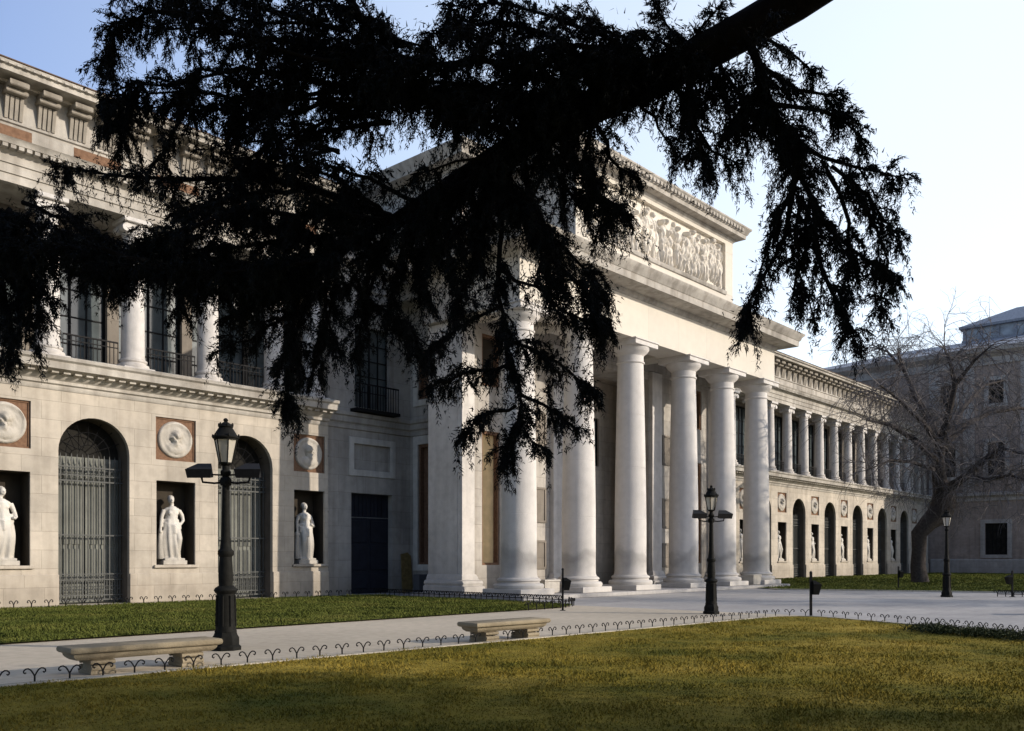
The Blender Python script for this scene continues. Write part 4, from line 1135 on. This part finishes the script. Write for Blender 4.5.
# crown above the limb, centre
br([(620,95,9.1),(580,55,9.2),(530,30,9.3),(470,22,9.4),(425,38,9.5)], .05, **D)
br([(600,105,9.2),(545,75,9.0),(480,62,8.9),(420,66,8.8),(372,78,8.8)], .05, **D)
br([(560,125,9.3),(500,100,9.6),(440,92,9.8),(380,100,10),(330,108,10)], .05, **D)
br([(640,85,9.0),(610,60,8.8),(575,45,8.7),(540,50,8.7)], .04, **D)
br([(520,144,9.4),(480,122,9.2),(445,110,9.1),(420,100,9.1)], .04, **D)
br([(590,108,9.2),(560,90,8.9),(520,95,8.8),(475,100,8.8)], .03, **D)
# thin limb coming down from the top, and the upper left fans
br([(330,-30,9.2),(352,4,9.2),(372,24,9.2),(400,38,9.2),(440,52,9.2)], .05, 10, .4)
br([(430,60,9.5),(350,52,9.6),(270,40,9.7),(190,28,9.8),(118,22,9.9)], .045, 15, .55, coat=1.1)
br([(420,90,9.4),(330,82,9.4),(245,72,9.4),(170,84,9.4),(112,92,9.4)], .045, 13, .46, coat=1.1)
br([(340,30,9.5),(260,8,9.6),(190,-8,9.7),(120,-2,9.8)], .03, 13, .46, coat=1.1)
br([(380,70,9.2),(310,55,9.0),(250,38,8.9),(205,25,8.9)], .03, 12, .45, coat=1.0)
br([(200,20,9.8),(150,12,9.8),(115,30,9.8),(104,70,9.8)], .02, 18, .42, coat=1.2)
br([(130,86,9.4),(110,110,9.4),(108,132,9.4)], .015, 24, .35)
br([(370,100,9.4),(300,112,9.5),(235,112,9.6),(170,104,9.6),(120,110,9.6)], .03, 12, .45, coat=1.0)
br([(390,120,9.6),(320,132,9.8),(260,140,9.9),(205,150,10)], .03, 11, .42, coat=.9)
br([(340,150,9.1),(315,155,9.1),(290,160,9.1)], .03, 11, .4, coat=.9)
br([(300,60,9.3),(280,95,9.2),(268,128,9.2)], .015, 18, .4)
br([(400,60,9.4),(380,20,9.4),(330,15,9.4)], .02, 20, .4)
# middle left layers
br([(392,222,9.8),(330,195,9.9),(255,178,10),(180,182,10.1),(110,176,10.2),(52,166,10.2)], .05, 15, .5)
br([(345,246,10),(270,226,10.2),(225,214,10.3),(190,212,10.4),(170,215,10.4)], .05, 19, .5)
br([(392,222,9.8),(320,215,9.5),(250,212,9.3),(190,228,9.2),(140,240,9.2)], .045, **D)
br([(300,190,9.9),(265,192,9.7),(240,198,9.6),(210,203,9.5),(185,212,9.5)], .03, 18, .5)
br([(345,246,10),(290,262,10),(225,268,10),(170,265,10)], .04, **D)
br([(330,235,9.8),(280,240,9.6),(220,248,9.5),(165,245,9.5)], .035, **D)
br([(200,235,10.2),(130,250,10.2),(70,244,10.2),(10,240,10.2),(-60,246,10.2)], .035, 22, .45)
br([(-120,185,9.8),(-50,196,9.8),(0,212,9.8),(45,228,9.8)], .035, 26, .5)
br([(-90,225,9.8),(-40,240,9.8),(5,258,9.8),(30,285,9.8)], .03, 26, .5)
br([(-60,250,9.6),(-15,280,9.6),(8,312,9.6),(10,360,9.6)], .02, 18, .38)
br([(60,205,10.3),(85,228,10.3),(95,255,10.3)], .015, 18, .35)
br([(150,238,9.4),(132,262,9.4),(122,285,9.4)], .02, 18, .35)
br([(230,250,9.5),(205,272,9.5),(190,300,9.5)], .02, 18, .4)
br([(60,230,10.2),(52,262,10.2),(50,310,10.2)], .012, 10, .3)
br([(392,222,9.8),(340,250,9.3),(270,268,9.1),(200,272,9.0),(140,268,9.0),(85,262,9.0)], .035, 20, .5)
br([(150,262,9.1),(105,252,9.0),(55,246,9.0),(5,250,9.0),(-40,262,9.0)], .03, 22, .45)
br([(345,246,10),(300,275,9.6),(255,300,9.5),(225,318,9.5)], .03, 18, .42)
# lower hanging fans left of centre
br([(345,246,10),(315,285,10),(296,335,10),(288,385,10),(290,412,10)], .035, 22, .45)
br([(320,262,9.8),(280,285,9.8),(240,292,9.8),(205,285,9.8)], .03, 22, .5)
br([(340,250,9.9),(335,295,9.9),(322,340,9.9),(312,380,9.9)], .03, 20, .42)
br([(392,222,9.8),(375,270,9.7),(362,320,9.7),(352,360,9.7)], .03, 20, .45)
br([(410,215,9.7),(400,265,9.7),(392,310,9.7),(410,340,9.7),(432,362,9.7)], .03, 20, .45)
br([(300,310,10),(265,330,10),(235,345,10),(215,352,10)], .02, 14, .4)
br([(350,280,9.9),(385,310,9.9),(412,335,9.9),(440,352,9.9)], .02, 16, .4)
# mass under the limb
br([(450,186,9.6),(425,225,9.6),(418,262,9.6),(430,300,9.6)], .04, **D)
br([(470,175,9.5),(450,215,9.2),(445,255,9.1),(462,300,9.1)], .04, **D)
br([(375,230,9.6),(350,215,9.4),(320,212,9.3),(290,222,9.3)], .04, **D)
br([(520,144,9.4),(500,190,9.5),(482,235,9.6),(472,275,9.6)], .04, **D)
br([(520,144,9.4),(530,190,9.4),(550,235,9.4),(585,270,9.4),(606,300,9.4)], .04, **D)
br([(560,125,9.3),(575,165,9.2),(600,195,9.1),(628,215,9.0)], .04, **D)
br([(545,132,9.3),(555,170,9.6),(580,205,9.8),(610,238,9.9)], .04, **D)
br([(590,108,9.2),(605,140,9.3),(620,165,9.3),(640,182,9.3)], .03, 16, .42)
br([(500,155,9.4),(520,215,9.1),(555,262,9.0),(588,300,9.0),(604,330,9.0)], .04, 22, .5)
br([(490,160,9.4),(480,205,9.8),(450,240,10),(420,250,10)], .04, **D)
# the long tail that hangs in front of the second column
br([(490,160,9.4),(500,225,9.2),(498,290,9.1),(508,350,9.0),(520,405,9.0),(512,440,9.0),(505,462,9.0)], .035, 17, .42, start=.3)
br([(500,270,9.1),(540,290,9.0),(572,315,8.9),(602,322,8.9)], .02, 22, .45)
br([(502,310,9.1),(470,318,9.1),(445,338,9.1),(432,345,9.1)], .02, 14, .35)
br([(506,340,9.0),(540,352,8.9),(570,372,8.9),(590,395,8.9)], .02, 22, .42)
br([(508,365,9.0),(475,372,9.0),(448,378,9.0),(428,390,9.0)], .02, 18, .36)
br([(516,395,9.0),(545,405,8.9),(566,420,8.9),(580,432,8.9)], .02, 18, .38)
br([(518,405,9.0),(490,412,9.0),(468,428,9.0),(456,446,9.0)], .02, 18, .34)
br([(515,425,9.0),(532,440,9.0),(545,455,9.0)], .012, 16, .28)
# foliage clothing the limb itself, and more of the dense crown
br([(738,36,8.8),(665,76,8.9),(590,110,9.1),(520,146,9.3),(455,186,9.5)], .02, 22, .5, coat=2.6)
br([(650,80,9.0),(600,35,9.1),(545,14,9.2),(490,6,9.3),(445,12,9.3)], .03, **D)
br([(600,100,9.1),(555,82,8.9),(505,45,8.9),(455,34,8.9)], .03, **D)
br([(540,130,9.3),(480,90,9.2),(430,78,9.2),(385,58,9.2)], .03, **D)
br([(500,132,9.3),(440,100,9.6),(390,90,9.7),(350,74,9.7)], .03, 18, .5)
br([(560,70,9.4),(600,60,9.4),(650,50,9.3)], .02, **D)
br([(690,66,8.8),(660,44,8.8),(625,40,8.8)], .02, **D)
br([(740,33,8.7),(762,72,8.7),(745,110,8.8),(728,135,8.8)], .03, **D)
br([(712,50,9.1),(735,92,9.2),(768,120,9.2),(800,135,9.2)], .03, **D)
br([(690,62,9.1),(700,95,9.2),(690,125,9.2)], .02, 18, .45)
br([(770,105,8.6),(815,112,8.5),(846,122,8.5),(862,140,8.5)], .025, 16, .42, dens=110, coat=.9)
br([(828,170,8.7),(845,220,8.8),(850,265,8.8),(838,308,8.8)], .025, 14, .45, dens=110, coat=.9)
br([(800,170,8.9),(772,230,9.1),(756,290,9.1)], .025, 13, .42, dens=110, coat=.9)
br([(850,185,8.6),(876,228,8.6),(887,268,8.6),(880,312,8.6)], .02, 13, .42, dens=110, coat=.9)
br([(812,200,8.9),(800,272,9.0),(815,325,9.0)], .02, 12, .42, dens=110, coat=.9)
br([(400,50,9.3),(330,2,9.4),(250,-8,9.5),(165,2,9.6)], .025, 17, .5, coat=1.2)
br([(425,72,9.3),(350,60,9.3),(295,72,9.3),(255,98,9.3)], .025, 18, .48)
br([(350,90,9.6),(280,98,9.7),(195,92,9.7),(130,92,9.7),(108,102,9.7)], .025, 18, .42, coat=1.5)
br([(330,20,9.2),(270,25,9.1),(215,15,9.0),(150,10,9.0)], .02, 15, .42, coat=1.1)
for pts in ([(392,222,9.8),(340,180,9.8),(290,165,9.9),(240,160,10)], [(420,205,9.7),(370,178,9.6),(320,165,9.6),(270,150,9.7)], [(560,125,9.3),(510,150,9.0),(460,165,8.9),(410,175,8.9)],
            [(590,112,9.2),(570,145,9.0),(545,175,8.9),(525,215,8.9)], [(520,148,9.4),(470,180,9.2),(430,205,9.1),(400,235,9.1)], [(600,115,9.2),(585,150,9.5),(590,190,9.6),(612,220,9.6)],
            [(500,160,9.4),(515,200,9.0),(535,240,8.9),(560,285,8.9)], [(470,178,9.6),(478,225,9.3),(470,270,9.2),(455,310,9.2)], [(450,190,9.6),(405,225,9.4),(370,255,9.4),(345,290,9.4)],
            [(345,250,10),(310,268,9.6),(268,280,9.5),(235,290,9.5)], [(310,240,9.8),(300,290,9.7),(290,340,9.7),(278,375,9.7)], [(330,260,9.8),(325,310,9.7),(340,350,9.7)],
            [(430,70,9.4),(380,62,9.5),(330,52,9.6),(280,50,9.6),(230,48,9.6)], [(400,95,9.5),(340,98,9.6),(280,105,9.6),(230,125,9.7)], [(380,115,9.6),(330,120,9.6),(285,140,9.7),(240,165,9.7)],
            [(260,60,9.6),(240,100,9.6),(225,140,9.6)], [(140,92,9.5),(128,120,9.5),(125,150,9.5)], [(200,92,9.5),(180,118,9.5),(165,150,9.5),(150,168,9.5)], [(115,25,9.8),(112,60,9.8),(118,95,9.8)],
            [(170,85,9.6),(205,70,9.6),(235,72,9.6)], [(600,105,9.1),(560,100,8.8),(510,110,8.7),(460,120,8.7)], [(690,60,8.8),(650,60,8.7),(600,72,8.7),(560,80,8.7)], [(0,215,9.7),(25,240,9.7),(40,275,9.7),(38,320,9.7)], [(90,240,9.9),(110,265,9.9),(118,290,9.9)], [(185,232,9.5),(140,250,9.5),(100,270,9.5),(80,278,9.5)], [(195,240,9.4),(150,262,9.4),(115,282,9.4)], [(8,205,9.6),(24,250,9.6),(32,300,9.6),(26,345,9.6)], [(-15,205,9.8),(0,260,9.8),(8,320,9.8),(0,360,9.8)], [(20,200,10),(55,215,10),(85,225,10),(110,240,10)], [(215,240,9.3),(190,270,9.3),(180,305,9.3)]):
    br(pts, .028, 15, .48, coat=1.3)
# crown on the sunny side, out of the picture: flat plates of foliage round the trunk, plus a canopy added for shade
def plates(T, base, H0, H1, R0, R1, n, dens, mat_nl=.16, nw=.03, test=True):
    made = 0; tries = 0
    while made < n and tries < n*6:
        tries += 1
        q = rng.random(); z = H0+(H1-H0)*q; R_ = R0+(R1-R0)*q; a = rng.uniform(0, 2*PI); r = R_*math.sqrt(rng.random())
        p = np.array([base.x+r*math.cos(a), base.y+r*math.sin(a), z-.05*r])
        if test:
            pr = project(p)
            if pr and -500 < pr[0] < 1700 and -600 < pr[1] < 1100: continue
            if -1.5 < p[0]*AX[0]+p[1]*AX[1] < .31 : continue
        made += 1; m = int(dens)
        P = p+rng.normal(0, 1, (m, 3))*np.array([.75,.75,.16])
        Dv = rng.normal(0, 1, (m, 3)); Dv[:,2] *= .3; Dv[:,2] -= .25
        T.tri.append(needle_tris(P, Dv/np.linalg.norm(Dv,axis=1)[:,None], mat_nl*rng.uniform(.6,1.4,m), np.full(m, nw), .3))
plates(C, Vector((B0.x+1.0,B0.y-1.5,0)), 3.6, 17.5, 2.7, 1.2, 520, 75, .22, .045)
plates(C, Vector((2.2,-2.0,0)), 8.0, 12.5, 9.0, 7.0, 950, 100, .24, .06)  # unseen canopy above and behind the camera, added to darken the foreground
for k in range(26):
    z = rng.uniform(4, 15.5); a = rng.uniform(-2.6, .9); r = (17.5-z)*.38+1
    e = Vector((B0.x+r*math.cos(a), B0.y+r*math.sin(a), z+.3))
    pr = project(e)
    if pr and -100 < pr[0] < 1200: continue
    tr.tube([(B0.x,B0.y,z),tuple((Vector((B0.x,B0.y,z))+e)/2+Vector((0,0,.25))),tuple(e)], [.12,.08,.02], 6)
tr.build('trunk', M['bark'], cedar, -B0)
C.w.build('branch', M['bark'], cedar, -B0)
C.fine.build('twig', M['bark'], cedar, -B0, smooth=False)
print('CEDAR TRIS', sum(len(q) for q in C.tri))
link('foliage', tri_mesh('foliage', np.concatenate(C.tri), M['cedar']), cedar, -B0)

# ------------------------------------------------------------------ park trees to the right of the view
def park_tree(loc, H, R, z0, n, label, dens=60, leaf=.20):
    base = Vector(loc); o = thing('park_tree', label, 'tree', base, 0, 'park trees along the avenue'); T = Tree(); w = MB()
    w.tube([(0,0,-.1),(0,0,.5),(.1,.05,z0*.7),(0,.1,H*.6),(.1,0,H*.92)], [.5,.36,.28,.17,.03], 10)
    for k in range(14):
        z = rng.uniform(z0*.8, H*.8); a = rng.uniform(0,2*PI); r = R*rng.uniform(.5,.85)
        w.tube([(0,0,z),(r*.5*math.cos(a),r*.5*math.sin(a),z+r*.3),(r*math.cos(a),r*math.sin(a),z+r*.45)], [.11,.07,.02], 6)
    w.build('trunk', M['greybark'], o)
    for k in range(n):
        v = rng.normal(0,1,3); v /= np.linalg.norm(v); rr = rng.random()**.4
        c = np.array([v[0]*R*rr, v[1]*R*rr, (z0+H)/2+v[2]*(H-z0)/2*rr]); m = dens
        P = c+rng.normal(0,.42,(m,3)); Dv = rng.normal(0,1,(m,3)); Dv /= np.linalg.norm(Dv,axis=1)[:,None]
        T.tri.append(needle_tris(P, Dv, leaf*rng.uniform(.6,1.4,m), np.full(m, leaf*.28), .2))
    link('crown', tri_mesh('crown', np.concatenate(T.tri), M['evergreen']), o)
U = Vector((-.545,.839,0)); Nn = Vector((.839,.545,0))
def lane(s, d, H, R, z0, n, label):     # s across the sun's path, d metres up-sun of the portico front
    p = Nn*s+U*(-d)
    pr = project((p.x, p.y, H*.5))
    park_tree((p.x, p.y, 0), H, R, z0, n, label)
lane(7.4, 32, 18, 3.0, 2.5, 240, 'dense dark evergreen standing up-sun of the cedar')
lane(33.5, 38, 17, 3.6, 3.0, 130, 'evergreen park tree at the edge of the plaza')
lane(43.4, 40, 24, 4.3, 4.0, 170, 'tall evergreen park tree right of the plaza')
lane(50.5, 42, 24, 4.6, 4.0, 170, 'tall evergreen park tree right of the plaza, farther along')
lane(58.5, 40, 18, 4.4, 3.5, 150, 'evergreen park tree beside the far lawn')
lane(66.5, 42, 16, 4.8, 3.0, 180, 'evergreen park tree near the end pavilion')

# ------------------------------------------------------------------ the bare tree on the far lawn
bt_base = Vector((60.5,18.8,0.03))
bt = thing('bare_tree', 'leafless grey tree with leaning trunk and wide hanging twigs on the far lawn', 'tree', bt_base)
w = MB(); tw = []; ZD = 57.6
def bp(px, py, dz=0): return at(px, py, ZD+dz)-bt_base
w.tube([bp(920,588),bp(920,581),bp(918,566),bp(919,550),bp(919,534),bp(929,522,-.2),bp(940,514),bp(944,504),bp(942,492),bp(939,476),bp(938,460),bp(940,445)], [.75,.55,.46,.43,.50,.56,.78,.76,.55,.42,.36,.32], 12)
tips = []
def limb_(pts, r0, r1):
    P = [bp(*p) for p in pts]; n = len(P)
    w.tube([tuple(p) for p in P], [r0+(r1-r0)*i/(n-1) for i in range(n)], 8)
    for i in range(n-1):
        for k in range(3): tips.append((P[i].lerp(P[i+1], (k+.5)/3), (P[i+1]-P[i]).normalized(), 1.0))
    tips.append((P[-1], (P[-1]-P[-2]).normalized(), 1.6))
limb_([(940,447),(930,420,1),(915,395,2),(906,375,3),(898,355,3)], .30, .07)
limb_([(940,447),(948,415,-1),(955,385,-2),(951,365,-2),(944,347,-2)], .28, .06)
limb_([(938,462),(915,440,-2),(890,425,-3),(866,420,-4)], .24, .05)
limb_([(940,447),(965,425,2),(990,412,4),(1020,408,5),(1050,415,6)], .28, .06)
limb_([(941,492,0),(955,484,-1),(968,475,-2),(985,460,-3),(1000,448,-4),(1030,455,-5)], .36, .06)
limb_([(905,372,3),(888,352,4),(872,345,5)], .12, .03)
limb_([(955,385,-2),(975,360,-3),(992,345,-4)], .14, .03)
limb_([(940,447),(925,425,-4),(900,400,-7),(880,385,-9)], .22, .05)
limb_([(945,440),(965,405,6),(985,385,9),(1005,380,11)], .2, .05)
limb_([(968,475,-2),(985,480,-4),(1010,475,-6),(1035,482,-7)], .16, .04)
limb_([(935,470),(912,462,-4),(890,460,-6),(868,470,-7)], .14, .03)
segs = []
def grow(p, d, L, r, depth):
    n = 4; pts = [p]
    for k in range(n):
        d = (d+Vector(rng.normal(0,.20,3))+Vector((0,0,-.05-.05*(3-depth)))).normalized(); p = p+d*L/n; pts.append(p)
    segs.append((pts, r))
    if depth > 0:
        for k in range(3 if depth > 1 else 5):
            i = rng.integers(1, n+1); v = (d+Vector(rng.normal(0,.75,3))).normalized()
            grow(pts[i], v, L*rng.uniform(.5,.8), r*.55, depth-1)
for p, d, s in tips:
    for k in range(4):
        v = (d*.6+Vector(rng.normal(0,.8,3))+Vector((0,0,.25))).normalized(); grow(p, v, rng.uniform(1.4,2.7)*s**.3, .032, 2)
tm = MB()
for pts, r in segs: tm.tube([tuple(q) for q in pts], [r, r*.9, r*.75, r*.6, r*.4], 3, False)
w.build('trunk', M['greybark'], bt); tm.build('twig', M['twig'], bt, smooth=False)
# low evergreen planting inside the fence at the right corner of the lawn
V = []
for k in range(85):
    t = rng.random(); y = 4.0+t*2.6; x = 20.15+ (y-4.4)*.47-.35-rng.random()*.7
    m = 60; P = np.array([x, y, .1])+rng.normal(0,1,(m,3))*np.array([.16,.16,.05]); P[:,2] = np.clip(P[:,2], .02, .2)
    Dv = rng.normal(0,1,(m,3)); Dv[:,2] = np.abs(Dv[:,2]); V.append(needle_tris(P, Dv/np.linalg.norm(Dv,axis=1)[:,None], rng.uniform(.03,.09,m), np.full(m,.013), .2))
o = link('ground_cover', tri_mesh('ground_cover', np.concatenate(V), M['shrub'])); tag(o, 'low dark ground cover inside the fence at the right corner of the lawn', 'ground cover', kind='stuff')

# ------------------------------------------------------------------ light, sky, camera
EL = math.radians(19); S = Vector((.52*math.cos(EL), -.854*math.cos(EL), math.sin(EL)))
sun = bpy.data.lights.new('sun', 'SUN'); sun.energy = 4.6; sun.angle = math.radians(.5); sun.color = (1, .89, .75)
so = bpy.data.objects.new('sun', sun); COL.objects.link(so); so.rotation_euler = (-S).to_track_quat('-Z', 'Y').to_euler(); so.location = (40,-40,40)
W = bpy.data.worlds.new('World'); scene.world = W; W.use_nodes = True; nt = W.node_tree
sky = nt.nodes.new('ShaderNodeTexSky'); sky.sky_type = 'NISHITA'; sky.sun_disc = False
sky.sun_elevation = EL; sky.sun_rotation = math.atan2(S.x, S.y); sky.air_density = 1.0; sky.dust_density = 1.5; sky.ozone_density = 1.5; sky.altitude = 650
# thin bright haze filling the sky towards the sun's side, thicker low down
tc = nt.nodes.new('ShaderNodeTexCoord'); dp = nt.nodes.new('ShaderNodeVectorMath'); dp.operation = 'DOT_PRODUCT'
nt.links.new(tc.outputs['Generated'], dp.inputs[0]); dp.inputs[1].default_value = (.981, -.194, 0)
rmp = nt.nodes.new('ShaderNodeValToRGB'); nt.links.new(dp.outputs['Value'], rmp.inputs['Fac'])
el = rmp.color_ramp.elements
stops = [(0.0,(.085,.11,.20)),(.12,(.22,.28,.47)),(.38,(.42,.50,.66)),(.60,(.62,.69,.79)),(.78,(.78,.82,.86)),(.95,(.84,.86,.88))]
while len(el) < len(stops): el.new(.5)
for e_, (p_, c_) in zip(el, stops): e_.position = p_; e_.color = c_+(1,)
ad = nt.nodes.new('ShaderNodeMix'); ad.data_type = 'RGBA'; ad.blend_type = 'ADD'; ad.clamp_result = False
ad.inputs[0].default_value = 1
sc_ = nt.nodes.new('ShaderNodeVectorMath'); sc_.operation = 'SCALE'; sc_.inputs['Scale'].default_value = 1/.12
nt.links.new(rmp.outputs['Color'], sc_.inputs[0]); nt.links.new(sky.outputs[0], ad.inputs[6]); nt.links.new(sc_.outputs[0], ad.inputs[7])
bg = nt.nodes['Background']; bg.inputs['Strength'].default_value = .12
nt.links.new(ad.outputs[2], bg.inputs['Color'])
cam = bpy.data.cameras.new('camera'); co = bpy.data.objects.new('camera', cam); COL.objects.link(co); scene.camera = co
co.location = (0,0,EYE); co.rotation_euler = (PI/2, 0, math.atan2(-AX[0], AX[1]))
cam.sensor_width = 36; cam.lens = FPX/1024*36; cam.shift_y = (HOR-365.5)/1024; cam.clip_start = .1; cam.clip_end = 3000
scene.view_settings.view_transform = 'Standard'; scene.view_settings.look = 'None'; scene.view_settings.exposure = 0
